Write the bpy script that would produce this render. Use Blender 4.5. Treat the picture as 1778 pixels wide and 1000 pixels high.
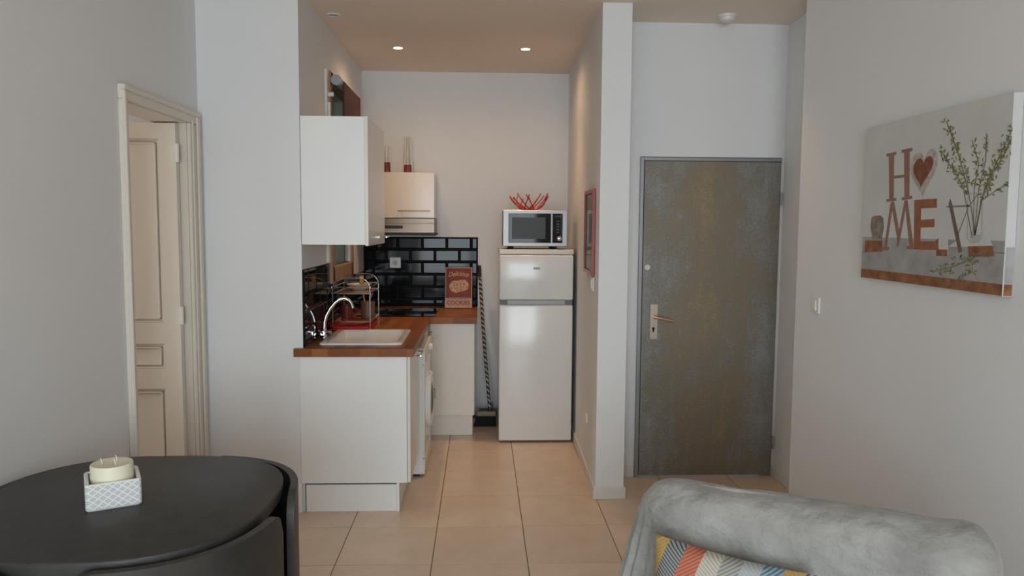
import bpy, bmesh, math, random
from mathutils import Vector, Matrix
random.seed(7)
for o in list(bpy.data.objects):
    bpy.data.objects.remove(o, do_unlink=True)
SC = bpy.context.scene
COL = SC.collection
PI = math.pi

# ------------------------------------------------------------------ camera
CAM_H, FPX, PITCH, YAW, ROLL = 1.58, 1320.27, math.radians(4.686), math.radians(2.354), math.radians(0.394)
fw = Vector((math.sin(YAW)*math.cos(PITCH), math.cos(YAW)*math.cos(PITCH), -math.sin(PITCH)))
rt0 = Vector((math.cos(YAW), -math.sin(YAW), 0)); up0 = rt0.cross(fw)
rt = rt0*math.cos(ROLL) + up0*math.sin(ROLL)
up = up0*math.cos(ROLL) - rt0*math.sin(ROLL)
EYE = Vector((0, 0, CAM_H))
cd = bpy.data.cameras.new('camera'); cam = bpy.data.objects.new('camera', cd); COL.objects.link(cam)
m = Matrix((rt, up, -fw)).transposed().to_4x4(); m.translation = EYE
cam.matrix_world = m
cd.sensor_width = 36; cd.lens = FPX/1778*36; cd.clip_start = 0.05
SC.camera = cam
def onX(px, py, X):
    d = fw + rt*((px-889)/FPX) - up*((py-500)/FPX)
    return EYE + d*(X/d.x)

# ------------------------------------------------------------------ world, big lights, exposure
SC.view_settings.view_transform = 'Standard'; SC.view_settings.look = 'None'
SC.view_settings.gamma = 1; SC.view_settings.use_curve_mapping = False
SC.view_settings.exposure = 0.10
w = bpy.data.worlds.new('sky'); SC.world = w; w.use_nodes = True
w.node_tree.nodes['Background'].inputs[0].default_value = (0.72, 0.80, 0.86, 1)
w.node_tree.nodes['Background'].inputs[1].default_value = 0.35
def area(name, loc, rot, sx, sy, power, col):
    l = bpy.data.lights.new(name, 'AREA'); l.shape = 'RECTANGLE'; l.size = sx; l.size_y = sy
    l.energy = power; l.color = col
    o = bpy.data.objects.new(name, l); COL.objects.link(o); o.location = loc; o.rotation_euler = rot
    return o
area('daylight_living_window', (-0.15, -3.60, 1.65), (PI/2-0.35, 0, 0), 2.6, 2.6, 220, (0.81, 0.925, 1.0))
area('added_side_room_light', (-3.62, 3.3, 1.5), (0, -PI/2, 0), 1.5, 1.1, 17, (1.0, 0.93, 0.85))  # unseen source, added outside the wall opening to light the side room
LAMP_W = 21

# ------------------------------------------------------------------ materials
MATS = {}
def mat(name, col, rough=0.6, metal=0.0, bump=0.0, bscale=60, var=0.0, vscale=4, spec=0.5, trans=0.0, emit=None, sheen=0.0, ior=1.45, alpha=1.0, bdist=0.01):
    if name in MATS: return MATS[name]
    M = bpy.data.materials.new(name); M.use_nodes = True
    nt = M.node_tree; b = nt.nodes['Principled BSDF']
    b.inputs['Base Color'].default_value = (*col, 1); b.inputs['Roughness'].default_value = rough
    b.inputs['Metallic'].default_value = metal; b.inputs['Specular IOR Level'].default_value = spec
    b.inputs['Transmission Weight'].default_value = trans; b.inputs['IOR'].default_value = ior
    if sheen:
        b.inputs['Sheen Weight'].default_value = sheen; b.inputs['Sheen Roughness'].default_value = 0.4
    if emit:
        b.inputs['Emission Color'].default_value = (*emit[0], 1); b.inputs['Emission Strength'].default_value = emit[1]
    if bump or var:
        tc = nt.nodes.new('ShaderNodeTexCoord')
        if var:
            n = nt.nodes.new('ShaderNodeTexNoise'); n.inputs['Scale'].default_value = vscale; n.inputs['Detail'].default_value = 6
            r = nt.nodes.new('ShaderNodeValToRGB')
            r.color_ramp.elements[0].position = 0.3; r.color_ramp.elements[1].position = 0.7
            r.color_ramp.elements[0].color = (*[c*(1-var) for c in col], 1)
            r.color_ramp.elements[1].color = (*[min(1, c*(1+var)) for c in col], 1)
            nt.links.new(tc.outputs['Object'], n.inputs['Vector']); nt.links.new(n.outputs['Fac'], r.inputs['Fac'])
            nt.links.new(r.outputs['Color'], b.inputs['Base Color'])
        if bump:
            n2 = nt.nodes.new('ShaderNodeTexNoise'); n2.inputs['Scale'].default_value = bscale; n2.inputs['Detail'].default_value = 4
            bp = nt.nodes.new('ShaderNodeBump'); bp.inputs['Strength'].default_value = bump; bp.inputs['Distance'].default_value = bdist
            nt.links.new(tc.outputs['Object'], n2.inputs['Vector']); nt.links.new(n2.outputs['Fac'], bp.inputs['Height'])
            nt.links.new(bp.outputs['Normal'], b.inputs['Normal'])
    MATS[name] = M
    return M
def N(M, t, **kw):
    n = M.node_tree.nodes.new(t)
    for k, v in kw.items(): setattr(n, k, v)
    return n
def ramp(M, stops, interp='LINEAR'):
    r = N(M, 'ShaderNodeValToRGB'); cr = r.color_ramp; cr.interpolation = interp
    while len(cr.elements) > 1: cr.elements.remove(cr.elements[-1])
    cr.elements[0].position = stops[0][0]; cr.elements[0].color = (*stops[0][1], 1)
    for p, c in stops[1:]:
        e = cr.elements.new(p); e.color = (*c, 1)
    return r

wall_m = mat('white_wall_paint', (0.79, 0.795, 0.80), 0.85, bump=0.06, bscale=180, var=0.015, vscale=2)
ceil_m = mat('ceiling_paint', (0.88, 0.76, 0.65), 0.9, bump=0.04, bscale=120)
trim_m = mat('white_gloss_trim', (0.74, 0.71, 0.66), 0.45)
grout_m = mat('beige_grout', (0.24, 0.17, 0.12), 0.9, bump=0.2, bscale=300)
cab_m = mat('white_laminate', (0.86, 0.86, 0.85), 0.35)
cabdoor_m = mat('cream_laminate', (0.80, 0.75, 0.68), 0.22)
edge_m = mat('cabinet_edge_band', (0.70, 0.73, 0.70), 0.4)
hood_m = mat('brushed_steel_warm_reflection', (0.30, 0.24, 0.19), 0.42, metal=1.0)  # warm reflected light painted into the hood's steel colour
steel_m = mat('brushed_steel', (0.27, 0.26, 0.25), 0.40, metal=1.0)
chrome_m = mat('chrome', (0.75, 0.75, 0.75), 0.1, metal=1.0)
black_tile_m = mat('black_glazed_tile', (0.008, 0.009, 0.010), 0.07, spec=0.2)
black_grout_m = mat('dark_grout', (0.015, 0.015, 0.016), 0.7)
black_glass_m = mat('black_glass', (0.008, 0.008, 0.009), 0.05, spec=0.22)
black_plastic_m = mat('black_plastic', (0.015, 0.015, 0.015), 0.4)
white_plastic_m = mat('white_plastic', (0.80, 0.79, 0.76), 0.4)
enamel_m = mat('white_enamel', (0.83, 0.83, 0.81), 0.16)
ceramic_m = mat('white_ceramic', (0.82, 0.79, 0.74), 0.15)
red_m = mat('red_lacquer', (0.45, 0.035, 0.02), 0.3)
redplastic_m = mat('red_plastic', (0.48, 0.03, 0.03), 0.3)
wood_dark_m = mat('black_stained_wood', (0.032, 0.031, 0.029), 0.45, var=0.2, vscale=18, bump=0.05, bscale=90)
dark_in_m = mat('black_lacquer', (0.010, 0.009, 0.009), 0.3)
pine_m = mat('pine_wood', (0.42, 0.25, 0.12), 0.5, var=0.15, vscale=12)
glass_m = mat('clear_glass', (0.95, 0.97, 0.96), 0.02, trans=1.0, ior=1.45)
thin_glass_m = mat('window_glass', (0.9, 0.95, 0.9), 0.02, trans=1.0, ior=1.02)
wax_m = mat('ivory_wax', (0.80, 0.76, 0.58), 0.5)
lamp_m = mat('lamp_glow', (1, 1, 1), 0.4, emit=((1.0, 0.86, 0.62), 14))

def tile_material():
    M = mat('beige_stone_tile', (0.5, 0.4, 0.3), 0.32)
    nt = M.node_tree; b = nt.nodes['Principled BSDF']
    tc = N(M, 'ShaderNodeTexCoord'); oi = N(M, 'ShaderNodeObjectInfo')
    n = N(M, 'ShaderNodeTexNoise'); n.inputs['Scale'].default_value = 5; n.inputs['Detail'].default_value = 9; n.inputs['Roughness'].default_value = 0.65
    va = N(M, 'ShaderNodeVectorMath', operation='ADD')
    cx = N(M, 'ShaderNodeCombineXYZ'); mu = N(M, 'ShaderNodeMath', operation='MULTIPLY'); mu.inputs[1].default_value = 30
    nt.links.new(oi.outputs['Random'], mu.inputs[0]); nt.links.new(mu.outputs[0], cx.inputs[0])
    nt.links.new(tc.outputs['Object'], va.inputs[0]); nt.links.new(cx.outputs[0], va.inputs[1])
    nt.links.new(va.outputs[0], n.inputs['Vector'])
    r = ramp(M, [(0.3, (0.66, 0.50, 0.36)), (0.7, (0.76, 0.595, 0.445))])
    nt.links.new(n.outputs['Fac'], r.inputs['Fac'])
    hs = N(M, 'ShaderNodeHueSaturation')
    mr = N(M, 'ShaderNodeMapRange'); mr.inputs[3].default_value = 0.95; mr.inputs[4].default_value = 1.05
    nt.links.new(oi.outputs['Random'], mr.inputs[0]); nt.links.new(mr.outputs[0], hs.inputs['Value'])
    nt.links.new(r.outputs['Color'], hs.inputs['Color']); nt.links.new(hs.outputs['Color'], b.inputs['Base Color'])
    return M
floor_tile_m = tile_material()

def stave_material():
    M = mat('oiled_butcher_block', (0.3, 0.12, 0.04), 0.38, spec=0.28)
    nt = M.node_tree; b = nt.nodes['Principled BSDF']
    tc = N(M, 'ShaderNodeTexCoord'); oi = N(M, 'ShaderNodeObjectInfo')
    mp = N(M, 'ShaderNodeMapping'); mp.inputs['Scale'].default_value = (40, 3, 40)
    n = N(M, 'ShaderNodeTexNoise'); n.inputs['Scale'].default_value = 1.5; n.inputs['Detail'].default_value = 5
    nt.links.new(tc.outputs['Object'], mp.inputs['Vector']); nt.links.new(mp.outputs[0], n.inputs['Vector'])
    r = ramp(M, [(0.0, (0.15, 0.043, 0.012)), (0.5, (0.27, 0.090, 0.024)), (1.0, (0.40, 0.155, 0.044))])
    ad = N(M, 'ShaderNodeMath', operation='MULTIPLY_ADD'); ad.inputs[1].default_value = 0.35
    nt.links.new(n.outputs['Fac'], ad.inputs[0])
    mu = N(M, 'ShaderNodeMath', operation='MULTIPLY'); mu.inputs[1].default_value = 0.65
    nt.links.new(oi.outputs['Random'], mu.inputs[0]); nt.links.new(mu.outputs[0], ad.inputs[2])
    nt.links.new(ad.outputs[0], r.inputs['Fac']); nt.links.new(r.outputs['Color'], b.inputs['Base Color'])
    return M
stave_m = stave_material()

def zinc_material():
    M = mat('patinated_zinc', (0.2, 0.2, 0.2), 0.5, metal=0.25)
    nt = M.node_tree; b = nt.nodes['Principled BSDF']
    tc = N(M, 'ShaderNodeTexCoord')
    def noise(scale, detail, sc=(1, 1, 1)):
        mp = N(M, 'ShaderNodeMapping'); mp.inputs['Scale'].default_value = sc
        n = N(M, 'ShaderNodeTexNoise'); n.inputs['Scale'].default_value = scale; n.inputs['Detail'].default_value = detail
        n.inputs['Roughness'].default_value = 0.7
        nt.links.new(tc.outputs['Object'], mp.inputs['Vector']); nt.links.new(mp.outputs[0], n.inputs['Vector'])
        return n
    big = noise(3.0, 5, (1, 1, 0.7)); streak = noise(7, 4, (2.2, 1, 0.15)); fine = noise(70, 6)
    # brown tarnish strongest along the middle of the leaf, with its own ragged shape
    sep = N(M, 'ShaderNodeSeparateXYZ'); nt.links.new(tc.outputs['Object'], sep.inputs[0])
    def math_(op, a, bb):
        q = N(M, 'ShaderNodeMath', operation=op)
        for i, v in enumerate((a, bb)):
            if isinstance(v, (int, float)): q.inputs[i].default_value = v
            else: nt.links.new(v, q.inputs[i])
        return q.outputs[0]
    dx = math_('ABSOLUTE', math_('SUBTRACT', sep.outputs[0], -0.02), 0)
    mask = math_('SUBTRACT', 0.85, math_('MULTIPLY', dx, 2.0))
    s = math_('ADD', math_('MULTIPLY', big.outputs['Fac'], 1.5), math_('MULTIPLY', streak.outputs['Fac'], 0.6))
    s = math_('ADD', s, math_('MULTIPLY', mask, 0.42))
    s = math_('ADD', s, math_('MULTIPLY', math_('SUBTRACT', fine.outputs['Fac'], 0.5), 1.2))
    s = math_('SUBTRACT', s, 0.70)
    r = ramp(M, [(0.0, (0.30, 0.305, 0.30)), (0.40, (0.225, 0.218, 0.195)), (0.62, (0.21, 0.176, 0.128)), (1.0, (0.31, 0.238, 0.145))])
    nt.links.new(s, r.inputs['Fac']); nt.links.new(r.outputs['Color'], b.inputs['Base Color'])
    bp = N(M, 'ShaderNodeBump'); bp.inputs['Strength'].default_value = 0.12; bp.inputs['Distance'].default_value = 0.003
    nt.links.new(fine.outputs['Fac'], bp.inputs['Height']); nt.links.new(bp.outputs['Normal'], b.inputs['Normal'])
    return M
zinc_m = zinc_material()

# ------------------------------------------------------------------ mesh helpers
class MB:
    def __init__(s): s.bm = bmesh.new()
    def box(s, x0, x1, y0, y1, z0, z1, bev=0.0, seg=2):
        b = bmesh.new()
        bmesh.ops.create_cube(b, size=1)
        for v in b.verts:
            v.co = Vector(((x0+x1)/2+v.co.x*(x1-x0), (y0+y1)/2+v.co.y*(y1-y0), (z0+z1)/2+v.co.z*(z1-z0)))
        if bev: bmesh.ops.bevel(b, geom=b.edges[:], offset=bev, segments=seg, affect='EDGES', profile=0.5)
        s.add(b); return s
    def add(s, b):
        me = bpy.data.meshes.new('t'); b.to_mesh(me); b.free(); s.bm.from_mesh(me); bpy.data.meshes.remove(me)
    def cyl(s, p0, p1, r0, r1=None, n=20, cap=True):
        p0, p1 = Vector(p0), Vector(p1); r1 = r0 if r1 is None else r1
        d = (p1-p0); z = d.normalized(); x = z.orthogonal().normalized(); y = z.cross(x)
        A = [s.bm.verts.new(p0+(x*math.cos(2*PI*i/n)+y*math.sin(2*PI*i/n))*r0) for i in range(n)]
        B = [s.bm.verts.new(p1+(x*math.cos(2*PI*i/n)+y*math.sin(2*PI*i/n))*r1) for i in range(n)]
        for i in range(n): s.bm.faces.new((A[i], A[(i+1) % n], B[(i+1) % n], B[i]))
        if cap: s.bm.faces.new(A[::-1]); s.bm.faces.new(B)
        return s
    def tube(s, pts, r, n=8, closed=False):
        pts = [Vector(p) for p in pts]; rings = []; prev = None; k = len(pts)
        for i, p in enumerate(pts):
            if closed: t = (pts[(i+1) % k]-pts[i-1]).normalized()
            else: t = (pts[min(i+1, k-1)]-pts[max(i-1, 0)]).normalized()
            x = t.orthogonal().normalized() if prev is None else (prev-t*prev.dot(t)).normalized()
            prev = x; y = t.cross(x)
            rr = r[i] if isinstance(r, (list, tuple)) else r
            rings.append([s.bm.verts.new(p+(x*math.cos(2*PI*j/n)+y*math.sin(2*PI*j/n))*rr) for j in range(n)])
        for i in range(k if closed else k-1):
            a, b = rings[i], rings[(i+1) % k]
            for j in range(n): s.bm.faces.new((a[j], a[(j+1) % n], b[(j+1) % n], b[j]))
        if not closed: s.bm.faces.new(rings[0][::-1]); s.bm.faces.new(rings[-1])
        return s
    def lathe(s, c, prof, n=28, axis='Z'):
        c = Vector(c); rings = []
        for r, h in prof:
            if r < 1e-6: rings.append([s.bm.verts.new(c+s._ax(0, 0, h, axis))])
            else: rings.append([s.bm.verts.new(c+s._ax(r*math.cos(2*PI*i/n), r*math.sin(2*PI*i/n), h, axis)) for i in range(n)])
        for a, b in zip(rings, rings[1:]):
            for i in range(n):
                j = (i+1) % n
                if len(a) == 1 and len(b) == 1: continue
                if len(a) == 1: s.bm.faces.new((a[0], b[j], b[i]))
                elif len(b) == 1: s.bm.faces.new((a[i], a[j], b[0]))
                else: s.bm.faces.new((a[i], a[j], b[j], b[i]))
        return s
    def _ax(s, x, y, h, axis):
        return Vector((x, y, h)) if axis == 'Z' else (Vector((h, x, y)) if axis == 'X' else Vector((y, h, x)))
    def poly(s, pts, ext):          # polygon extruded by vector ext
        pts = [Vector(p) for p in pts]; ext = Vector(ext)
        A = [s.bm.verts.new(p) for p in pts]; B = [s.bm.verts.new(p+ext) for p in pts]
        n = len(pts)
        s.bm.faces.new(A[::-1]); s.bm.faces.new(B)
        for i in range(n): s.bm.faces.new((A[i], A[(i+1) % n], B[(i+1) % n], B[i]))
        return s
    def mesh(s, name, smooth=False):
        bmesh.ops.recalc_face_normals(s.bm, faces=s.bm.faces[:])
        me = bpy.data.meshes.new(name); s.bm.to_mesh(me); s.bm.free()
        if smooth:
            for p in me.polygons: p.use_smooth = True
            try: me.set_sharp_from_angle(angle=math.radians(40))
            except Exception: pass
        return me
def link(name, me, m=None, parent=None, local=False):
    o = bpy.data.objects.new(name, me)
    if m and not me.materials: me.materials.append(m)
    COL.objects.link(o)
    if parent:
        o.parent = parent
        if not local:
            L = Vector(parent.location)
            if parent.parent: L = L + Vector(parent.parent.location)
            me.transform(Matrix.Translation(-L))
    return o
def recenter(o):                    # put the origin of a free-standing mesh at its base centre
    me = o.data
    xs = [v.co for v in me.vertices]
    c = Vector(((min(v.x for v in xs)+max(v.x for v in xs))/2, (min(v.y for v in xs)+max(v.y for v in xs))/2, min(v.z for v in xs)))
    me.transform(Matrix.Translation(-c)); o.location = o.location + c
    return o
def tag(o, label, cat, group=None):
    o['label'] = label; o['category'] = cat
    if group: o['group'] = group
    return o
def thing(name, label, cat, loc=(0, 0, 0), rz=0, group=None):
    o = bpy.data.objects.new(name, None); COL.objects.link(o); o.empty_display_size = 0.05
    o.location = loc; o.rotation_euler = (0, 0, rz)
    return tag(o, label, cat, group)
def struct(name, mb, m, label=None, smooth=False):
    o = link(name, mb.mesh(name, smooth), m); o['kind'] = 'structure'
    if label: o['label'] = label
    return o
def part(name, mb, m, parent, smooth=False, local=False, label=None):
    o = link(name, mb.mesh(name, smooth), m, parent, local)
    if label: o['label'] = label
    return o

# ------------------------------------------------------------------ dimensions of the place
CEIL = 2.81
XW, XR, XA = -1.491, 1.690, 1.868        # left wall, right wall, entry alcove right wall
XK = -0.962                              # kitchen left wall
YF, YB, YE, YP = 4.125, 6.27, 4.672, 4.285   # facing wall, kitchen back wall, entry wall, partition end
ZC0, ZC = 0.868, 0.912                   # worktop underside and top

# ------------------------------------------------------------------ floor
fl = struct('floor', MB().box(-3.75, 2.1, -3.05, 6.45, -0.10, -0.003), grout_m, 'beige square stone tile floor')
tb = bmesh.new(); bmesh.ops.create_cube(tb, size=1)
for v in tb.verts: v.co = Vector((v.co.x*0.4455, v.co.y*0.4455, v.co.z*0.0029+0.00145))
bmesh.ops.bevel(tb, geom=[e for e in tb.edges if all(v.co.z > 0.002 for v in e.verts)], offset=0.0011, segments=1, affect='EDGES')
tme = bpy.data.meshes.new('floor_tile'); tb.to_mesh(tme); tb.free(); tme.materials.append(floor_tile_m)
for i in range(-3, 5):
    for j in range(-16, 5):
        x, y = i*0.45, 4.35+0.45*j+0.225
        if y+0.2 > YB or (x-0.2 > 0.72 and y-0.2 > YE): continue
        if x < -0.9 and y > 4.2: continue
        o = bpy.data.objects.new('floor_tile', tme); COL.objects.link(o); o.parent = fl; o.location = (x, y, -0.003)
        o.rotation_euler = (0, 0, 0)

# ------------------------------------------------------------------ walls and ceiling
struct('ceiling', MB().box(-3.75, 2.1, -3.05, 6.45, CEIL, CEIL+0.1), ceil_m)
DY0, DY1, DZ = 3.285, 3.955, 2.085       # opening of the left door
b = MB(); b.box(XW-0.14, XW, -2.9, DY0-0.02, 0, CEIL).box(XW-0.14, XW, DY1+0.02, YF, 0, CEIL).box(XW-0.14, XW, DY0-0.02, DY1+0.02, DZ+0.02, CEIL)
struct('wall_left', b, wall_m)
struct('wall_front', MB().box(-3.6, XK-0.2, YF, YF+0.16, 0, CEIL), wall_m)
WY0, WY1, WZ0, WZ1 = 4.86, 5.60, 1.235, 2.50
b = MB(); b.box(XK-0.2, XK, YF, WY0, 0, CEIL).box(XK-0.2, XK, WY1, YB, 0, CEIL).box(XK-0.2, XK, WY0, WY1, 0, WZ0).box(XK-0.2, XK, WY0, WY1, WZ1, CEIL)
struct('wall_kitchen_left', b, wall_m)
wall_back = struct('wall_kitchen_back', MB().box(XK-0.2, 0.86, YB, YB+0.15, 0, CEIL), wall_m)
# partition between kitchen and entry, slightly out of square on its kitchen side
b = MB(); b.poly([(0.668, YP, 0), (0.833, YP, 0), (0.833, YE, 0), (0.86, YB, 0), (0.712, YB, 0)], (0, 0, CEIL))
struct('wall_partition', b, wall_m)
EX0, EX1, EZ = 0.988, 1.848, 1.992       # entrance door leaf
b = MB(); b.box(0.834, EX0-0.016, YE, YE+0.2, 0, CEIL).box(EX1+0.006, XA+0.15, YE, YE+0.2, 0, CEIL).box(EX0-0.016, EX1+0.006, YE, YE+0.2, EZ+0.016, CEIL)
struct('wall_entry', b, wall_m)
struct('wall_alcove_right', MB().box(XA, XA+0.15, 4.0, YE, 0, CEIL), wall_m)
struct('wall_right', MB().box(XR, XR+0.177, -2.9, 4.0, 0, CEIL), wall_m)
b = MB(); LW = (-1.35, 1.05, 0.06, 2.55)
b.box(XW-0.14, LW[0], -3.02, -2.9, 0, CEIL).box(LW[1], XR+0.15, -3.02, -2.9, 0, CEIL).box(LW[0], LW[1], -3.02, -2.9, 0, LW[2]).box(LW[0], LW[1], -3.02, -2.9, LW[3], CEIL)
struct('wall_back', b, wall_m)
wl = bpy.data.objects.new('window_2', None); COL.objects.link(wl); wl.location = (-0.15, -2.96, LW[2]); wl['kind'] = 'structure'
wl['label'] = 'white casement window lighting the living room'
b = MB()
for x0_, x1_ in ((LW[0], LW[0]+0.06), (-0.20, -0.10), (LW[1]-0.06, LW[1])): b.box(x0_, x1_, -3.00, -2.93, LW[2], LW[3])
b.box(LW[0]+0.06, -0.20, -3.00, -2.93, LW[2], LW[2]+0.06).box(-0.10, LW[1]-0.06, -3.00, -2.93, LW[2], LW[2]+0.06).box(LW[0]+0.06, -0.20, -3.00, -2.93, LW[3]-0.06, LW[3]).box(-0.10, LW[1]-0.06, -3.00, -2.93, LW[3]-0.06, LW[3])
part('window_frame', b, trim_m, wl)
# side room behind the open door
side_m = mat('warm_side_room_paint', (0.72, 0.64, 0.55), 0.85)
b = MB(); b.box(-3.6, -3.48, 2.4, YF, 0, 0.9).box(-3.6, -3.48, 2.4, YF, 2.2, CEIL).box(-3.6, -3.48, 2.4, 2.7, 0.9, 2.2).box(-3.6, -3.48, 3.95, YF, 0.9, 2.2)
struct('wall_side_room_left', b, side_m)
struct('wall_side_room_back', MB().box(-3.6, XW-0.14, 2.28, 2.4, 0, CEIL), side_m)
# light well outside the kitchen window
struct('wall_light_well', MB().box(-2.75, -2.6, YF+0.17, 6.9, -0.1, 3.6), mat('mossy_render', (0.24, 0.25, 0.13), 0.9, var=0.3, vscale=3))

# skirting
def skirt(n, *boxes):
    b = MB()
    for bx in boxes: b.box(*bx, bev=0.003, seg=1)
    struct(n, b, trim_m)
skirt('baseboard_entry', (0.834, EX0-0.018, YE-0.012, YE, 0, 0.065))
skirt('baseboard_alcove', (XA-0.012, XA, 4.003, YE-0.002, 0, 0.065))
b = MB(); b.poly([(0.6565, YP, 0), (0.668, YP, 0), (0.7115, 6.265, 0), (0.700, 6.265, 0)], (0, 0, 0.07)); struct('baseboard_kitchen', b, trim_m)
skirt('baseboard_partition', (0.655, 0.845, YP-0.013, YP, 0, 0.07), (0.833, 0.845, YP, YE-0.013, 0, 0.07))

# ------------------------------------------------------------------ left door
dm = mat('cream_door_paint', (0.74, 0.68, 0.60), 0.45)
dr = bpy.data.objects.new('door_1', None); COL.objects.link(dr); dr.location = (XW-0.17, DY1, 0); dr['kind'] = 'structure'
dr['label'] = 'cream panelled interior door standing open in its frame'
LY0, LY1 = 3.905, 3.945
LX1 = XW-0.034; LX0 = LX1-0.70
b = MB()                                # leaf as stiles and rails
for z0, z1 in ((0.008, 0.16), (0.736, 0.84), (0.968, 1.077), (2.0, 2.078)): b.box(LX0+0.1, LX1-0.085, LY0, LY1, z0, z1)
b.box(LX0, LX0+0.1, LY0, LY1, 0.008, 2.078).box(LX1-0.085, LX1, LY0, LY1, 0.008, 2.078)
leaf = part('door_leaf', b, dm, dr)
for z0, z1 in ((0.16, 0.736), (0.84, 0.968), (1.077, 2.0)):
    part('panel', MB().box(LX0+0.1, LX1-0.085, LY0+0.020, LY1-0.010, z0, z1), dm, dr)
    b = MB(); x0, x1 = LX0+0.1, LX1-0.085
    for q in (0, 0.017):
        b.box(x0+q, x1-q, LY0+0.004, LY0+0.022, z0+q, z0+q+0.008, 0.003, 1).box(x0+q, x1-q, LY0+0.004, LY0+0.022, z1-q-0.008, z1-q, 0.003, 1)
        b.box(x0+q, x0+q+0.008, LY0+0.004, LY0+0.022, z0+q, z1-q, 0.003, 1).box(x1-q-0.008, x1-q, LY0+0.004, LY0+0.022, z0+q, z1-q, 0.003, 1)
    part('moulding', b, dm, dr)
for z in (1.93, 1.115, 0.25):
    part('hinge', MB().cyl((LX1+0.012, LY0-0.008, z-0.045), (LX1+0.012, LY0-0.008, z+0.045), 0.008, n=10).box(LX1-0.02, LX1+0.012, LY0-0.004, LY0, z-0.04, z+0.04), trim_m, dr)
b = MB()
b.box(XW-0.16, XW+0.002, DY0-0.02, DY0, 0, DZ+0.02).box(XW-0.16, XW+0.002, DY1, DY1+0.02, 0, DZ+0.02).box(XW-0.16, XW+0.002, DY0, DY1, DZ, DZ+0.02)
fr = struct('trim_1', b, dm, 'cream door lining')
b = MB()
b.box(XW, XW+0.022, DY0-0.055, DY0-0.004, 0, DZ+0.0035, 0.004, 1).box(XW, XW+0.018, DY1+0.006, DY1+0.125, 0, DZ+0.0035, 0.004, 1).box(XW, XW+0.022, DY0-0.055, DY1+0.125, DZ+0.004, DZ+0.066, 0.004, 1)
b.box(XW+0.017, XW+0.032, DY0-0.055, DY0-0.038, 0, DZ+0.0415, 0.004, 1).box(XW+0.017, XW+0.030, DY1+0.085, DY1+0.125, 0, DZ+0.0415, 0.004, 1).box(XW+0.017, XW+0.032, DY0-0.055, DY1+0.125, DZ+0.042, DZ+0.066, 0.004, 1)
b.box(XW+0.017, XW+0.025, DY1+0.028, DY1+0.042, 0, DZ+0.02, 0.003, 1)
struct('trim_2', b, dm, 'cream moulded door architrave')

# ------------------------------------------------------------------ entrance door
ed = bpy.data.objects.new('door_2', None); COL.objects.link(ed); ed.location = ((EX0+EX1)/2, YE, 0); ed['kind'] = 'structure'
ed['label'] = 'tarnished grey zinc clad entrance door'
part('door_leaf', MB().box(EX0+0.012, EX1, YE-0.012, YE+0.03, 0.012, EZ-0.012, 0.002, 1), zinc_m, ed)
zf = mat('zinc_edge', (0.30, 0.31, 0.32), 0.4, metal=0.5)
part('door_frame', MB().box(EX0-0.016, EX0+0.008, YE-0.016, YE+0.1, 0, EZ+0.012, 0.002, 1).box(EX0+0.008, EX1+0.004, YE-0.010, YE+0.1, EZ-0.009, EZ+0.012, 0.002, 1), zf, ed)
part('door_stop', MB().box(EX1+0.003, EX1+0.012, YE-0.004, YE+0.1, 0, EZ+0.012), trim_m, ed)
brushed = mat('satin_brass_plate', (0.50, 0.41, 0.33), 0.35, metal=0.6)
pl = part('handle_plate', MB().box(1.050, 1.100, YE-0.018, YE-0.012, 0.880, 1.100, 0.002, 1), brushed, ed)
b = MB(); b.cyl((1.075, YE-0.018, 1.022), (1.075, YE-0.055, 1.022), 0.010, n=14).tube([(1.068, YE-0.055, 1.024), (1.09, YE-0.058, 1.020), (1.13, YE-0.058, 1.012), (1.192, YE-0.055, 0.998)], [0.010, 0.010, 0.0095, 0.009], n=10)
part('door_handle', b, mat('copper_lever', (0.62, 0.40, 0.27), 0.3, metal=0.8), ed, smooth=True)
part('keyhole', MB().cyl((1.073, YE-0.0178, 0.948), (1.073, YE-0.0195, 0.948), 0.009, n=14).box(1.068, 1.078, YE-0.0195, YE-0.0178, 0.925, 0.948), black_plastic_m, ed)
part('peephole', MB().cyl((1.028, YE-0.011, 1.329), (1.028, YE-0.018, 1.329), 0.017, n=20), mat('worn_brass', (0.55, 0.52, 0.46), 0.35, metal=0.5), ed)
for z in (1.757, 0.22):
    part('hinge', MB().cyl((EX1+0.004, YE-0.016, z-0.04), (EX1+0.004, YE-0.016, z+0.04), 0.006, n=10), zf, ed)

# ------------------------------------------------------------------ kitchen window with blind
cwin = mat('brown_window_wood', (0.36, 0.22, 0.13), 0.45, var=0.15, vscale=14)
wn = bpy.data.objects.new('window_1', None); COL.objects.link(wn); wn.location = (XK, (WY0+WY1)/2, WZ0); wn['kind'] = 'structure'
wn['label'] = 'tall narrow wooden kitchen window half hidden by the wall cabinet'
b = MB(); x0, x1 = XK-0.03, XK+0.028
b.box(x0, x1, WY0-0.03, WY0+0.045, WZ0-0.03, WZ1+0.03, 0.004, 1).box(x0, x1, WY1-0.045, WY1+0.03, WZ0-0.03, WZ1+0.03, 0.004, 1)
b.box(x0, x1, WY0, WY1, WZ0-0.03, WZ0+0.075, 0.004, 1).box(x0, x1, WY0, WY1, WZ1-0.05, WZ1+0.03, 0.004, 1)
part('window_frame', b, cwin, wn)
part('window_seal', MB().box(x0+0.01, x1-0.010, WY1-0.060, WY1-0.046, WZ0+0.08, WZ1-0.05), white_plastic_m, wn)
part('pane', MB().box(XK-0.006, XK, WY0+0.04, WY1-0.04, WZ0+0.07, WZ1-0.045), thin_glass_m, wn)
part('outer_casing', MB().box(XK, XK+0.018, WY0-0.085, WY0-0.032, 1.34, WZ1+0.03, 0.003, 1), trim_m, wn)
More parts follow.
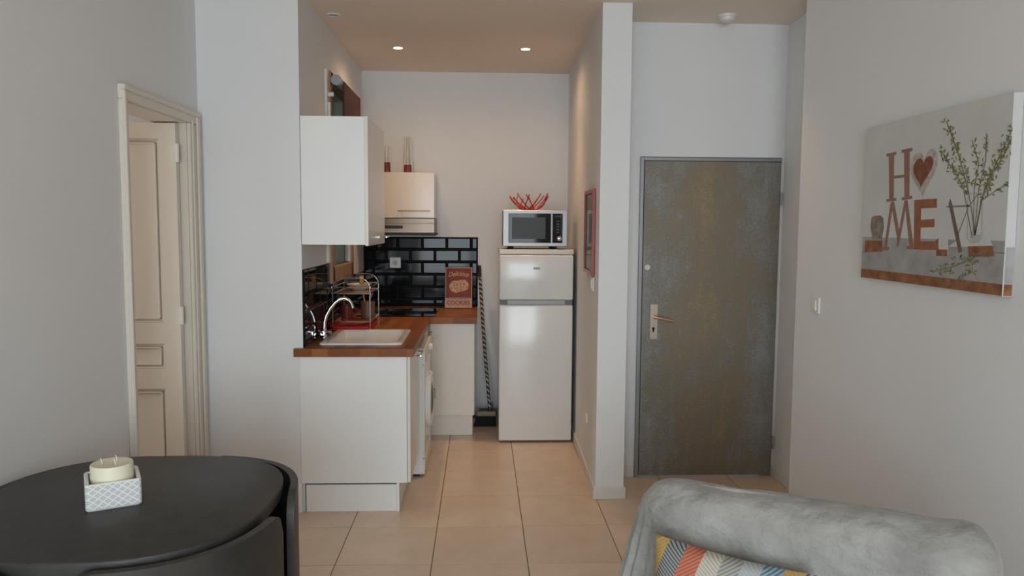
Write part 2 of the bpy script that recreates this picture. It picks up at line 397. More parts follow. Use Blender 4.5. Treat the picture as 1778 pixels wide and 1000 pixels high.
part('window_latch', MB().cyl((XK+0.018, WY0-0.045, 2.38), (XK+0.05, WY0-0.045, 2.38), 0.014, n=14).box(XK+0.018, XK+0.03, WY0-0.06, WY0-0.03, 2.22, 2.33), white_plastic_m, wn, smooth=True)
bl = thing('roller_blind', 'dark red roller blind on a grey tube above the kitchen window', 'blind', (XK+0.06, 5.25, 2.0))
part('roller_tube', MB().cyl((XK+0.06, 4.86, 2.475), (XK+0.06, 5.60, 2.475), 0.030, n=24), mat('grey_tube', (0.34, 0.36, 0.39), 0.4), bl, smooth=True)
part('blind_fabric', MB().box(XK+0.091, XK+0.094, 4.93, 5.585, 2.02, 2.48), mat('oxblood_fabric', (0.06, 0.016, 0.013), 0.8, bump=0.1, bscale=400), bl)
part('end_cap', MB().cyl((XK+0.06, 4.847, 2.475), (XK+0.06, 4.859, 2.475), 0.033, n=24), MATS['grey_tube'], bl, smooth=True)

# ------------------------------------------------------------------ black metro tiles
def metro_mesh(L, Hh, axis):
    """bevelled tile lying on a wall; axis 'B' = on the back wall (faces -Y), 'L' = on the left wall (faces +X)"""
    l, h, t, i = L/2, Hh/2, 0.0075, 0.011
    i = min(i, l*0.6)
    lo = [(-l, -h), (l, -h), (l, h), (-l, h)]; hi = [(-l+i, -h+i), (l-i, -h+i), (l-i, h-i), (-l+i, h-i)]
    mk = (lambda a, c, d: (a, -d, c)) if axis == 'B' else (lambda a, c, d: (d, a, c))
    vs = [mk(a, c, 0) for a, c in lo]+[mk(a, c, 0.0025) for a, c in lo]+[mk(a, c, t) for a, c in hi]
    fs = [(8, 9, 10, 11)]+[(k, (k+1) % 4, 4+(k+1) % 4, 4+k) for k in range(4)]+[(4+k, 4+(k+1) % 4, 8+(k+1) % 4, 8+k) for k in range(4)]+[(3, 2, 1, 0)]
    me = bpy.data.meshes.new('wall_tile'); me.from_pydata(vs, [], fs); me.materials.append(black_tile_m)
    bm = bmesh.new(); bm.from_mesh(me); bmesh.ops.recalc_face_normals(bm, faces=bm.faces[:]); bm.to_mesh(me); bm.free()
    return me
cache = {}
def metro(a0, a1, z0, z1, axis, parent, base):
    L, Hh = round(a1-a0-0.003, 3), round(z1-z0-0.003, 3)
    if L < 0.012 or Hh < 0.012: return
    k = (L, Hh, axis)
    if k not in cache: cache[k] = metro_mesh(L, Hh, axis)
    o = bpy.data.objects.new('wall_tile', cache[k]); COL.objects.link(o); o.parent = parent
    c = (a0+a1)/2
    o.location = (c, base, (z0+z1)/2) if axis == 'B' else (base, c, (z0+z1)/2)
    j = 0.006                                # tiles set by hand: tiny tilts
    o.rotation_euler = (random.uniform(-j, j), random.uniform(-j, j), random.uniform(-j, j))
bs = struct('trim_3', MB().box(XK+0.002, -0.025, YB-0.004, YB, ZC, 1.483), black_grout_m, 'black bevelled metro tile splashback on the end wall')
zr = [1.481, 1.382, 1.280, 1.178, 1.075, 0.975, ZC+0.001]
for r in range(6):
    off = -0.08 if r % 2 == 0 else -0.177
    x = off-0.2*5
    while x < -0.03:
        a0, a1 = max(x, XK+0.006), min(x+0.2, -0.026)
        if a1 > a0+0.015: metro(a0, a1, zr[r+1], zr[r], 'B', bs, YB-0.004)
        x += 0.2
b = MB(); b.box(XK, XK+0.004, YF+0.003, WY0-0.032, ZC, 1.335).box(XK, XK+0.004, WY0-0.032, YB-0.014, ZC, WZ0-0.033)
ls = struct('trim_4', b, black_grout_m, 'black bevelled metro tile splashback beside the sink')
for r, (z0, z1) in enumerate(((ZC+0.001, 1.01), (1.01, 1.11), (1.11, 1.20), (1.20, 1.333))):
    y = YF+0.004-(0.1 if r % 2 else 0)
    while y < YB-0.02:
        a0, a1 = max(y, YF+0.004), min(y+0.2, YB-0.016)
        if r == 3: a1 = min(a1, WY0-0.033)
        if a1 > a0+0.015: metro(a0, a1, z0, z1, 'L', ls, XK+0.004)
        y += 0.2
sk = thing('power_socket', 'white square wall socket on the black tiles', 'socket', (-0.70, YB-0.012, 1.225))
part('socket_plate', MB().box(-0.745, -0.655, YB-0.024, YB-0.0118, 1.228, 1.316, 0.004, 2), white_plastic_m, sk)
part('socket_well', MB().cyl((-0.70, YB-0.0238, 1.272), (-0.70, YB-0.0255, 1.272), 0.021, n=24), mat('socket_grey', (0.5, 0.5, 0.5), 0.5), sk)

# ------------------------------------------------------------------ worktop of wooden staves
CX0, CX1 = -0.957, -0.365
SX0, SX1, SY0, SY1 = -0.885, -0.452, 4.240, 4.772
wt = thing('worktop', 'oiled butcher block worktop wrapping the corner in an L', 'worktop', (-0.66, 5.1, ZC0))
svc = {}
def stave(x0, x1, y0, y1, z0=ZC0, z1=ZC):
    if x1-x0 < 0.004 or y1-y0 < 0.004: return
    k = (round(x1-x0, 3), round(y1-y0, 3))
    if k not in svc:
        svc[k] = MB().box(-k[0]/2, k[0]/2, -k[1]/2, k[1]/2, 0, z1-z0).mesh('stave'); svc[k].materials.append(stave_m)
    o = bpy.data.objects.new('stave', svc[k]); COL.objects.link(o); o.parent = wt
    o.location = Vector(((x0+x1)/2, (y0+y1)/2, z0))-Vector(wt.location)
n = 11; dxs = (CX1-CX0)/n
for i in range(n):
    x0, x1 = CX0+i*dxs, CX0+(i+1)*dxs
    y = 4.118; first = True
    while y < YB-0.013:
        L = random.choice((0.25, 0.4, 0.55)) if first else random.choice((0.45, 0.6, 0.75)); first = False
        y1 = min(y+L, YB-0.012)
        if YB-0.012-y1 < 0.12: y1 = YB-0.012
        for (a, c, d, e) in ((x0, x1, y, min(y1, SY0)), (x0, x1, max(y, SY1), y1), (x0, min(x1, SX0), max(y, SY0), min(y1, SY1)), (max(x0, SX1), x1, max(y, SY0), min(y1, SY1))):
            if c > a and e > d: stave(a, c, d, e)
        y = y1
x = -1.005                                # end strip across the front, lapping the wall corner
while x < CX1-0.001:
    x1 = min(x+random.uniform(0.06, 0.1), CX1)
    if CX1-x1 < 0.03: x1 = CX1
    stave(x, x1, 4.088, 4.118); x = x1
ny = 12; dys = (YB-0.012-5.478)/ny
for j in range(ny):
    y0 = 5.478+j*dys
    sp = random.uniform(-0.28, -0.12)
    stave(CX1, sp, y0, y0+dys); stave(sp, -0.028, y0, y0+dys)

# ------------------------------------------------------------------ base units
def bar_handle_y(x, y0, y1, z, parent, name='handle'):
    b = MB(); b.tube([(x+0.032, y0-0.012, z), (x+0.032, y1+0.012, z)], 0.005, n=8)
    for y in (y0, y1): b.cyl((x, y, z), (x+0.032, y, z), 0.004, n=8)
    return part(name, b, chrome_m, parent, smooth=True)
sc = thing('sink_cabinet', 'white base cabinet under the sink, its plain side facing the room', 'cabinet', (-0.68, 4.4, 0))
part('end_panel', MB().box(-0.976, -0.402, 4.108, 4.123, 0.164, ZC0-0.001), cab_m, sc)
part('back_panel', MB().box(-0.957, -0.945, 4.135, 4.655, 0.164, ZC0-0.002), cab_m, sc)
part('bottom_panel', MB().box(-0.945, -0.402, 4.124, 4.64, 0.166, 0.184), cab_m, sc)
part('side_panel', MB().box(-0.945, -0.402, 4.641, 4.656, 0.166, ZC0-0.002), cab_m, sc)
dd = part('door', MB().box(-0.400, -0.383, 4.110, 4.656, 0.166, ZC0-0.004, 0.001, 1), cabdoor_m, sc)
bar_handle_y(-0.383, 4.44, 4.60, 0.815, sc)
part('plinth', MB().box(-0.955, -0.462, 4.118, 4.135, 0.001, 0.153), cab_m, sc)
part('plinth_post', MB().box(-0.994, -0.976, 4.108, 4.124, 0.001, 0.164), cab_m, sc)
part('plinth_post', MB().box(-0.4605, -0.446, 4.112, 4.650, 0.001, 0.164), cab_m, sc)

wm = thing('washing_machine', 'white front-loading washing machine under the worktop', 'washing machine', (-0.65, 4.97, 0))
part('body', MB().box(-0.94, -0.36, 4.690, 5.268, 0.015, 0.815, 0.008, 2), enamel_m, wm)
part('control_panel', MB().box(-0.362, -0.346, 4.692, 5.264, 0.715, 0.815, 0.004, 2), white_plastic_m, wm)
part('front_panel', MB().box(-0.362, -0.350, 4.692, 5.264, 0.12, 0.711, 0.006, 2), enamel_m, wm)
part('kick_panel', MB().box(-0.362, -0.348, 4.692, 5.264, 0.016, 0.115, 0.004, 1), white_plastic_m, wm)
part('program_dial', MB().lathe((-0.346, 5.08, 0.765), [(0, 0.024), (0.022, 0.024), (0.026, 0)], axis='X'), white_plastic_m, wm, smooth=True)
dr_ = part('porthole_door', MB().lathe((-0.35, 4.97, 0.44), [(0.185, 0.0), (0.187, 0.012), (0.175, 0.030), (0.150, 0.034), (0.125, 0.022)], n=40, axis='X'), enamel_m, wm, smooth=True)
part('porthole_glass', MB().lathe((-0.35, 4.97, 0.44), [(0.126, 0.022), (0.10, 0.034), (0.05, 0.042), (0, 0.044)], n=40, axis='X'), mat('dark_blue_glass', (0.10, 0.12, 0.15), 0.08), dr_, smooth=True)
part('door_grip', MB().box(-0.322, -0.306, 5.10, 5.13, 0.40, 0.48, 0.005, 2), chrome_m, wm)
for x in (-0.9, -0.4):
    for y in (4.72, 5.22): part('foot', MB().cyl((x, y, 0), (x, y, 0.016), 0.018, n=12), black_plastic_m, wm)

nc = thing('corner_cabinet', 'narrow cream base cabinet in the corner past the washing machine', 'cabinet', (-0.67, 5.42, 0))
part('body', MB().box(-0.955, -0.402, 5.275, 5.588, 0.164, ZC0-0.002), cab_m, nc)
part('door', MB().box(-0.400, -0.383, 5.275, 5.584, 0.166, ZC0-0.006, 0.001, 1), cabdoor_m, nc)
bar_handle_y(-0.383, 5.36, 5.52, 0.800, nc)
part('plinth', MB().box(-0.955, -0.446, 5.275, 5.588, 0.001, 0.160), cab_m, nc)

ec = thing('end_cabinet', 'cream base cabinet against the end wall beside the broom', 'cabinet', (-0.2, 5.9, 0))
part('body', MB().box(-0.378, -0.050, 5.612, 6.255, 0.164, ZC0-0.002), cab_m, ec)
part('door', MB().box(-0.372, -0.046, 5.592, 5.610, 0.166, ZC0-0.006, 0.0015, 1), cabdoor_m, ec)
part('filler_strip', MB().box(-0.381, -0.374, 5.594, 5.610, 0.166, ZC0-0.004), edge_m, ec)
part('plinth', MB().box(-0.444, -0.060, 5.650, 5.668, 0.001, 0.160), cabdoor_m, ec)

# ------------------------------------------------------------------ sink, tap, hob
def rrect(x0, x1, y0, y1, r, n=5):
    pts = []
    for cx, cy, a in ((x1-r, y1-r, 0), (x0+r, y1-r, PI/2), (x0+r, y0+r, PI), (x1-r, y0+r, 1.5*PI)):
        for k in range(n+1):
            t = a+PI/2*k/n; pts.append((cx+r*math.cos(t), cy+r*math.sin(t)))
    return pts
si = thing('kitchen_sink', 'white ceramic inset sink in the wooden worktop', 'sink', (-0.668, 4.506, ZC))
def loft(loops, closed_end=True):
    b = MB(); R = [[b.bm.verts.new((x, y, z)) for x, y in pts] for pts, z in loops]
    for a, c in zip(R, R[1:]):
        k = len(a)
        for i in range(k): b.bm.faces.new((a[i], a[(i+1) % k], c[(i+1) % k], c[i]))
    if closed_end: b.bm.faces.new(R[-1])
    return b
ox0, ox1, oy0, oy1 = -0.900, -0.438, 4.215, 4.790
b = loft([(rrect(ox0, ox1, oy0, oy1, 0.03), ZC+0.0005), (rrect(ox0, ox1, oy0, oy1, 0.03), ZC+0.008), (rrect(ox0+.006, ox1-.006, oy0+.006, oy1-.006, 0.027), ZC+0.013),
          (rrect(ox0+.045, ox1-.035, oy0+.030, oy1-.030, 0.035), ZC+0.012), (rrect(ox0+.05, ox1-.04, oy0+.037, oy1-.037, 0.035), ZC+0.004),
          (rrect(ox0+.065, ox1-.055, oy0+.052, oy1-.155, 0.045), ZC-0.13), (rrect(ox0+.09, ox1-.08, oy0+.08, oy1-.175, 0.05), ZC-0.15)])
part('basin', b, ceramic_m, si, smooth=True)
part('drain', MB().lathe((-0.668, 4.45, ZC-0.15), [(0, 0.004), (0.03, 0.004), (0.036, 0.001)]), chrome_m, si, smooth=True)
ta = thing('kitchen_tap', 'chrome gooseneck mixer tap at the left of the sink', 'tap', (-0.925, 4.50, ZC))
part('tap_base', MB().lathe((-0.925, 4.50, ZC), [(0.022, 0.0005), (0.022, 0.006), (0.017, 0.012), (0.016, 0.05), (0.012, 0.056), (0, 0.056)]), chrome_m, ta, smooth=True)
part('spout', MB().tube([(-0.925, 4.50, ZC+0.05), (-0.922, 4.502, 1.01), (-0.912, 4.505, 1.045), (-0.89, 4.51, 1.085), (-0.862, 4.515, 1.120), (-0.835, 4.52, 1.140), (-0.808, 4.525, 1.145), (-0.785, 4.53, 1.133), (-0.770, 4.534, 1.112), (-0.762, 4.537, 1.085)], 0.011, n=12), chrome_m, ta, smooth=True)
part('tap_lever', MB().cyl((-0.925, 4.484, ZC+0.03), (-0.925, 4.455, ZC+0.032), 0.013, n=14).tube([(-0.925, 4.46, ZC+0.033), (-0.94, 4.44, ZC+0.045), (-0.948, 4.42, ZC+0.055)], [0.007, 0.006, 0.005], n=8), chrome_m, ta, smooth=True)
part('temperature_knob', MB().cyl((-0.91, 4.50, ZC+0.034), (-0.882, 4.502, ZC+0.036), 0.012, 0.015, n=14), chrome_m, ta, smooth=True)
hb = thing('induction_hob', 'flat black glass hob let into the corner of the worktop', 'hob', (-0.62, 5.78, ZC))
part('glass_plate', MB().box(-0.905, -0.335, 5.535, 6.045, ZC+0.0005, ZC+0.006, 0.002, 1), black_glass_m, hb)
zm = mat('hob_ring_print', (0.10, 0.10, 0.10), 0.3)
for x, y, r in ((-0.77, 5.66, 0.075), (-0.47, 5.66, 0.09), (-0.77, 5.9, 0.09), (-0.47, 5.9, 0.075)):
    part('cooking_zone', MB().lathe((x, y, ZC+0.006), [(r-0.003, 0), (r-0.003, 0.0004), (r, 0.0004), (r, 0)], n=36), zm, hb)

# ------------------------------------------------------------------ wall units, hood
uc = thing('wall_cabinet', 'tall white wall cabinet above the sink, its side facing the room', 'cabinet', (-0.78, 4.45, 1.47))
part('body', MB().box(-0.956, -0.622, 4.112, 4.795, 1.472, 2.150), cab_m, uc)
part('door', MB().box(-0.620, -0.602, 4.110, 4.797, 1.466, 2.152, 0.001, 1), cabdoor_m, uc)
part('edge_strip', MB().box(-0.6225, -0.6185, 4.109, 4.112, 1.472, 2.150), edge_m, uc)
part('handle', MB().cyl((-0.602, 4.735, 1.505), (-0.575, 4.735, 1.505), 0.004, n=8).tube([(-0.575, 4.66, 1.505), (-0.572, 4.735, 1.505), (-0.575, 4.79, 1.505)], 0.005, n=8), chrome_m, uc, smooth=True)
hc = thing('hood_cabinet', 'small cream wall cabinet with bar handle over the extractor hood', 'cabinet', (-0.66, 6.1, 1.635))
part('body', MB().box(-0.952, -0.366, 5.952, 6.262, 1.636, 1.980), cab_m, hc)
part('door', MB().box(-0.950, -0.362, 5.930, 5.950, 1.634, 1.982, 0.0015, 1), cabdoor_m, hc)
b = MB(); b.box(-0.641, -0.393, 5.900, 5.910, 1.683, 1.693, 0.002, 1)
for x in (-0.61, -0.425): b.cyl((x, 5.931, 1.688), (x, 5.908, 1.688), 0.004, n=8)
part('handle', b, mat('bronze_bar', (0.30, 0.20, 0.14), 0.35, metal=0.6), hc)
eh = thing('extractor_hood', 'slim stainless extractor hood under the small wall cabinet', 'extractor hood', (-0.66, 6.08, 1.5))
part('canopy', MB().box(-0.950, -0.360, 5.935, 6.258, 1.518, 1.632, 0.003, 1), hood_m, eh)
part('trim_rail', MB().box(-0.950, -0.360, 5.926, 5.935, 1.590, 1.600, 0.002, 1), hood_m, eh)
part('switch_slot', MB().box(-0.80, -0.605, 5.931, 5.936, 1.552, 1.575, 0.002, 1), black_plastic_m, eh)
part('grease_filter', MB().box(-0.945, -0.352, 5.925, 6.255, 1.500, 1.517, 0.003, 1), mat('dark_filter', (0.03, 0.03, 0.03), 0.5, metal=0.4), eh)

def glass_bottle(name, label, x, y, z, h, rb, rtp, fill):
    t = thing(name, label, 'vase', (x, y, z), group='glass vases on the hood cabinet')
    part('glass', MB().lathe((x, y, z), [(0, 0.0005), (rb, 0.0005), (rb, 0.004), (rtp, h), (rtp-0.003, h), (rb-0.004, 0.008), (0, 0.008)], n=28), glass_m, t, smooth=True)
    k = fill/h; rr = (rb-0.005)*(1-k)+(rtp-0.004)*k
    part('red_filling', MB().lathe((x, y, z), [(0, 0.009), (rb-0.006, 0.009), (rr, fill), (0, fill)], n=28), mat('red_sand', (0.42, 0.035, 0.02), 0.6, bump=0.3, bscale=200), t, smooth=True)
glass_bottle('glass_vase', 'taller tapered glass vase with red filling, on the small cabinet', -0.577, 6.06, 1.983, 0.282, 0.037, 0.026, 0.066)
glass_bottle('glass_vase', 'shorter glass vase with red filling, half hidden by the wall cabinet', -0.742, 6.06, 1.983, 0.205, 0.036, 0.028, 0.085)

# ------------------------------------------------------------------ fridge, microwave, bowl
FX0, FX1, FY = 0.130, 0.668, 5.435
fg = thing('fridge_freezer', 'white two-door fridge freezer beneath the microwave', 'fridge', (0.4, 5.75, 0))
part('body', MB().box(FX0+0.004, FX1-0.004, FY+0.055, 6.03, 0.02, 1.375, 0.006, 2), enamel_m, fg)
part('top_panel', MB().box(FX0, FX1, FY+0.012, 6.035, 1.376, 1.412, 0.006, 2), mat('lamplit_white_top', (0.78, 0.72, 0.62), 0.3), fg)  # white top panel with warm lamplight painted into its colour
def fdoor(z0, z1):
    return MB().box(FX0+0.003, FX1-0.003, FY, FY+0.052, z0, z1, 0.012, 3)
dfu = part('freezer_door', fdoor(1.048, 1.371), enamel_m, fg, smooth=True)
dfl = part('fridge_door', fdoor(0.014, 1.012), enamel_m, fg, smooth=True)
gm = mat('grey_trim', (0.42, 0.44, 0.45), 0.4)
part('handle_recess', MB().box(FX0+0.06, FX1-0.06, FY+0.004, FY+0.05, 1.013, 1.047, 0.004, 1), gm, fg)
part('hinge_gap', MB().box(FX0+0.006, FX1-0.006, FY+0.02, FY+0.055, 1.012, 1.048), mat('grey_gasket', (0.2, 0.2, 0.2), 0.6), fg)
part('badge', MB().box(0.376, 0.424, FY-0.0015, FY+0.001, 1.268, 1.284, 0.001, 1), gm, fg)
for x in (FX0+0.05, FX1-0.05):
    for y in (FY+0.10, 5.97): part('foot', MB().cyl((x, y, 0), (x, y, 0.021), 0.02, n=12), black_plastic_m, fg)

mw = thing('microwave', 'stainless steel microwave with dark glass door on the fridge', 'microwave', (0.39, 5.65, 1.412))
MX0, MX1, MY, MZ0, MZ1 = 0.156, 0.620, 5.46, 1.432, 1.692
part('case', MB().box(MX0+0.003, MX1-0.003, MY+0.02, MY+0.36, MZ0+0.003, MZ1-0.003, 0.004, 1), steel_m, mw)
part('front_frame', MB().box(MX0, MX1, MY, MY+0.022, MZ0, MZ1, 0.003, 1), steel_m, mw)
dg = part('door_glass', MB().box(0.196, 0.500, MY-0.004, MY+0.002, 1.458, 1.668, 0.002, 1), black_glass_m, mw)
part('door_window', MB().box(0.222, 0.462, MY-0.0055, MY-0.0035, 1.486, 1.640, 0.001, 1), mat('mesh_glass', (0.075, 0.078, 0.082), 0.35, spec=0.2), dg)
part('control_panel', MB().box(0.513, 0.585, MY-0.004, MY+0.002, 1.458, 1.668, 0.002, 1), black_glass_m, mw)
part('door_edge', MB().box(0.5015, 0.5115, MY-0.006, MY+0.002, 1.455, 1.671, 0.002, 1), steel_m, mw)
part('dial', MB().lathe((0.561, MY-0.004, 1.490), [(0.019, 0), (0.018, -0.014), (0.014, -0.017), (0, -0.017)], axis='Y'), chrome_m, mw, smooth=True)
for k in range(5): part('button', MB().box(0.540, 0.562, MY-0.0055, MY-0.0035, 1.530+k*0.02, 1.538+k*0.02), mat('button_grey', (0.05, 0.06, 0.07), 0.4), mw)
part('display', MB().box(0.530, 0.572, MY-0.0055, MY-0.0035, 1.640, 1.656), mat('display_dark', (0.02, 0.03, 0.035), 0.1), mw)
for x in (MX0+0.06, MX1-0.09):
    for y in (MY+0.04, MY+0.30): part('foot', MB().lathe((x, y, 1.4125), [(0, 0), (0.014, 0), (0.022, 0.02), (0, 0.02)]), black_plastic_m, mw)

bw = thing('wire_bowl', 'red bowl of crossing metal rods on top of the microwave', 'bowl', (0.352, 5.64, 1.6925))
cxy = Vector((0.352, 5.64, 1.6925)); Rb = 0.135
part('bowl_base', MB().lathe(cxy, [(0, 0.001), (0.04, 0.001), (0.045, 0.006), (0, 0.007)]), red_m, bw, smooth=True)
random.seed(21)
for k in range(17):
    a = 2*PI*k/17+random.uniform(-0.15, 0.15); sw = random.choice((-1, 1))*random.uniform(0.5, 1.1); hh = random.uniform(0.085, 0.118)
    pts = []
    for s in range(7):
        t = s/6; r = 0.03+(Rb-0.02)*t**0.75+random.uniform(-0.001, 0.001); z = 0.006+hh*t**1.9; aa = a+sw*(1-t)
        pts.append(cxy+Vector((r*math.cos(aa), r*math.sin(aa), z)))
    part('rod', MB().tube(pts, 0.0042, n=6), red_m, bw, smooth=True)

# ------------------------------------------------------------------ dish rack and its dishes
RX0, RX1, RY0, RY1 = -0.935, -0.700, 4.815, 5.215
rk = thing('dish_rack', 'two-tier chrome wire dish rack with a red drip tray', 'dish rack', ((RX0+RX1)/2, (RY0+RY1)/2, ZC))
b = loft([(rrect(RX0-.005, RX1-.005, RY0-.045, RY1-.03, 0.03), ZC+0.001), (rrect(RX0-.012, RX1+.005, RY0-.055, RY1-.02, 0.035), ZC+0.030),
          (rrect(RX0-.008, RX1+.001, RY0-.051, RY1-.024, 0.033), ZC+0.030), (rrect(RX0+.001, RX1-.009, RY0-.039, RY1-.036, 0.027), ZC+0.005)])
part('drip_tray', b, redplastic_m, rk, smooth=True)
def arch(y, z1, x0=RX0, x1=RX1, r=0.07):
    pts = [(x0, y, ZC+0.01), (x0, y, z1-r)]
    for k in range(1, 7): t = PI-PI/2*k/6; pts.append((x0+r+r*math.cos(t), y, z1-r+r*math.sin(t)))
    for k in range(0, 7): t = PI/2-PI/2*k/6; pts.append((x1-r+r*math.cos(t), y, z1-r+r*math.sin(t)))
    pts.append((x1, y, ZC+0.001)); return pts
for y in (RY0, RY1): part('end_frame', MB().tube(arch(y, 1.245), 0.0032, n=8), chrome_m, rk, smooth=True)
for z in (ZC+0.055, 1.145, 1.185):
    rr_ = 0.0055 if z > 1.1 else 0.004
    part('tier_rail', MB().tube([(RX1, RY0, z), (RX1, RY1, z)], rr_, n=8), chrome_m, rk, smooth=True)
    part('tier_rail', MB().tube([(RX0, RY0, z), (RX0, RY1, z)], rr_, n=8), chrome_m, rk, smooth=True)
    for y in (RY0, RY1): part('cross_rail', MB().tube([(RX0, y, z), (RX1, y, z)], 0.004, n=8), chrome_m, rk, smooth=True)
for k in range(1, 9):
    y = RY0+(RY1-RY0)*k/9
    part('divider', MB().tube([(RX0, y, ZC+0.055), (RX0+0.06, y, ZC+0.04), (RX1-0.06, y, ZC+0.04), (RX1, y, ZC+0.055)], 0.002, n=6), chrome_m, rk, smooth=True)
    part('shelf_wire', MB().tube([(RX0, y, 1.145), (RX1, y, 1.145)], 0.002, n=6), chrome_m, rk, smooth=True)
def plate(x, y, z, r, label, mm, tilt):
    t = MB().lathe((0, 0, 0), [(0, 0), (r*0.55, 0), (r*0.62, 0.006), (r, 0.018), (r, 0.021), (r*0.6, 0.010), (0, 0.004)], n=36)
    o = link('plate', t.mesh('plate', True), mm); o.rotation_euler = (0, tilt, PI/2); o.location = (x, y, z)
    return tag(o, label, 'plate')
bo = MB().lathe((-0.80, 5.02, 1.1475), [(0, 0.0), (0.035, 0.0), (0.06, 0.018), (0.083, 0.045), (0.080, 0.045), (0.055, 0.02), (0, 0.006)], n=36)
tag(recenter(link('bowl', bo.mesh('bowl', True), mat('pale_stoneware', (0.55, 0.47, 0.40), 0.35))), 'pale stoneware bowl on the upper tier of the dish rack', 'bowl')
mg = thing('mug', 'dark red mug on the lower tier of the dish rack', 'mug', (-0.865, 4.93, ZC+0.0575))
part('cup', MB().lathe((-0.865, 4.93, ZC+0.0575), [(0, 0), (0.036, 0), (0.04, 0.09), (0.036, 0.09), (0.032, 0.006), (0, 0.006)], n=28), mat('dark_red_glaze', (0.13, 0.02, 0.015), 0.2), mg, smooth=True)
part('mug_handle', MB().tube([(-0.826, 4.93, ZC+0.135), (-0.805, 4.93, ZC+0.125), (-0.80, 4.93, ZC+0.10), (-0.826, 4.93, ZC+0.078)], 0.005, n=8), MATS['dark_red_glaze'], mg, smooth=True)
uh = MB().lathe((-0.755, 5.10, ZC+0.0475), [(0, 0), (0.045, 0), (0.048, 0.11), (0.044, 0.11), (0.041, 0.005), (0, 0.005)], n=28)
tag(recenter(link('utensil_pot', uh.mesh('utensil_pot', True), mat('brown_stoneware', (0.16, 0.09, 0.05), 0.35))), 'brown utensil pot standing at the back of the dish rack', 'pot')
sp = thing('wooden_spoon', 'orange-brown wooden spoon standing in the utensil pot', 'spoon', (-0.765, 5.09, ZC+0.055))
part('shaft', MB().tube([(-0.765, 5.09, ZC+0.055), (-0.79, 5.075, 1.20)], 0.006, n=8), mat('orange_wood', (0.45, 0.20, 0.05), 0.5), sp, smooth=True)
part('spoon_head', MB().box(-0.806, -0.776, 5.068, 5.078, 1.185, 1.245, 0.004, 2), MATS['orange_wood'], sp)
wsk = thing('whisk', 'thin twisted metal whisk handle standing in the utensil pot', 'whisk', (-0.745, 5.10, ZC+0.055))
part('shaft', MB().tube([(-0.745, 5.10, ZC+0.055), (-0.742, 5.105, 1.13)], 0.004, n=8), chrome_m, wsk, smooth=True)
part('grip', MB().tube([(-0.742, 5.105, 1.09), (-0.725, 5.108, 1.135), (-0.712, 5.108, 1.16)], [0.007, 0.010, 0.006], n=10), mat('pink_grip', (0.45, 0.20, 0.17), 0.5), wsk, smooth=True)

# ------------------------------------------------------------------ cookie tin sign
KX0, KX1 = -0.290, -0.070
lean = math.radians(23); KH = 0.352
ck = thing('tin_sign', 'red tin sign reading Delicious Cookies leaning on the black tiles', 'tin sign', ((KX0+KX1)/2, 6.095, ZC))
ck.rotation_euler = (-lean, 0, 0)
kw = (KX1-KX0)/2
def kpart(name, mb, m, label=None, par=ck, smooth=False): return part(name, mb, m, par, local=True, label=label, smooth=smooth)
kpart('sign_plate', MB().box(-kw, kw, -0.006, 0, 0.003, KH, 0.002, 1), mat('pale_pink_print', (0.46, 0.30, 0.24), 0.35, var=0.12, vscale=60))
kpart('red_field', MB().box(-kw+0.008, kw-0.008, -0.0066, -0.0058, 0.088, KH-0.010), mat('faded_red_print', (0.205, 0.045, 0.042), 0.35, var=0.15, vscale=40))
kpart('grey_band', MB().box(-kw+0.030, kw-0.020, -0.0070, -0.0064, 0.080, 0.093), mat('grey_print', (0.22, 0.20, 0.20), 0.4))
cookie_m = mat('cookie_print', (0.50, 0.30, 0.21), 0.45, var=0.25, vscale=80)
chip_m = mat('chip_print', (0.14, 0.07, 0.03), 0.45)
for k, (cx_, cz, r, s) in enumerate(((-0.018, 0.185, 0.056, 0.93), (0.030, 0.195, 0.052, 0.95))):
    pts = [(cx_+r*(1+0.04*math.sin(7*a))*math.cos(a), -0.0068-0.0003*k, cz+r*s*(1+0.04*math.sin(7*a))*math.sin(a)) for a in [2*PI*i/36 for i in range(36)]]
    c = kpart('cookie', MB().poly(pts, (0, -0.0004, 0)), cookie_m)
    random.seed(5+k)
    for q in range(9):
        a = 2*PI*q/9+k; rr = r*(0.35+0.4*(q % 2)); X, Z = cx_+rr*math.cos(a), cz+rr*s*math.sin(a)
        kpart('chip', MB().poly([(X+0.005*math.cos(t), -0.0072-0.0003*k, Z+0.005*math.sin(t)) for t in [2*PI*i/8 for i in range(8)]], (0, -0.0003, 0)), chip_m)
def text_mesh(body, size, width, shear=0.0, arc=0.0, bold=0.0):
    cu = bpy.data.curves.new('lettering', 'FONT'); cu.body = body; cu.size = size; cu.align_x = 'CENTER'; cu.shear = shear; cu.extrude = 0.0003; cu.offset = bold
    o = bpy.data.objects.new('tmp', cu); COL.objects.link(o)
    dg_ = bpy.context.evaluated_depsgraph_get(); dg_.update()
    me = bpy.data.meshes.new_from_object(o.evaluated_get(dg_)); bpy.data.objects.remove(o)
    xs = [v.co.x for v in me.vertices]; w_ = max(xs)-min(xs); c = (max(xs)+min(xs))/2
    for v in me.vertices:
        v.co.x = (v.co.x-c)*width/w_
        v.co.y += arc*(1-(v.co.x/(width/2))**2)
    return me
def klet(body, z, size, width, m, **kw_):
    me = text_mesh(body, size, width, **kw_)
    me.transform(Matrix.Translation((0, -0.0073, z)) @ Matrix.Rotation(PI/2, 4, 'X'))
    return link('lettering', me, m, ck, local=True)
klet('Delicious', 0.268, 0.058, 0.170, mat('cream_print', (0.52, 0.36, 0.26), 0.4), shear=0.35, arc=0.008, bold=0.0006)
klet('COOKIES', 0.032, 0.048, 0.185, mat('red_letter_print', (0.27, 0.07, 0.06), 0.4), bold=0.0012)

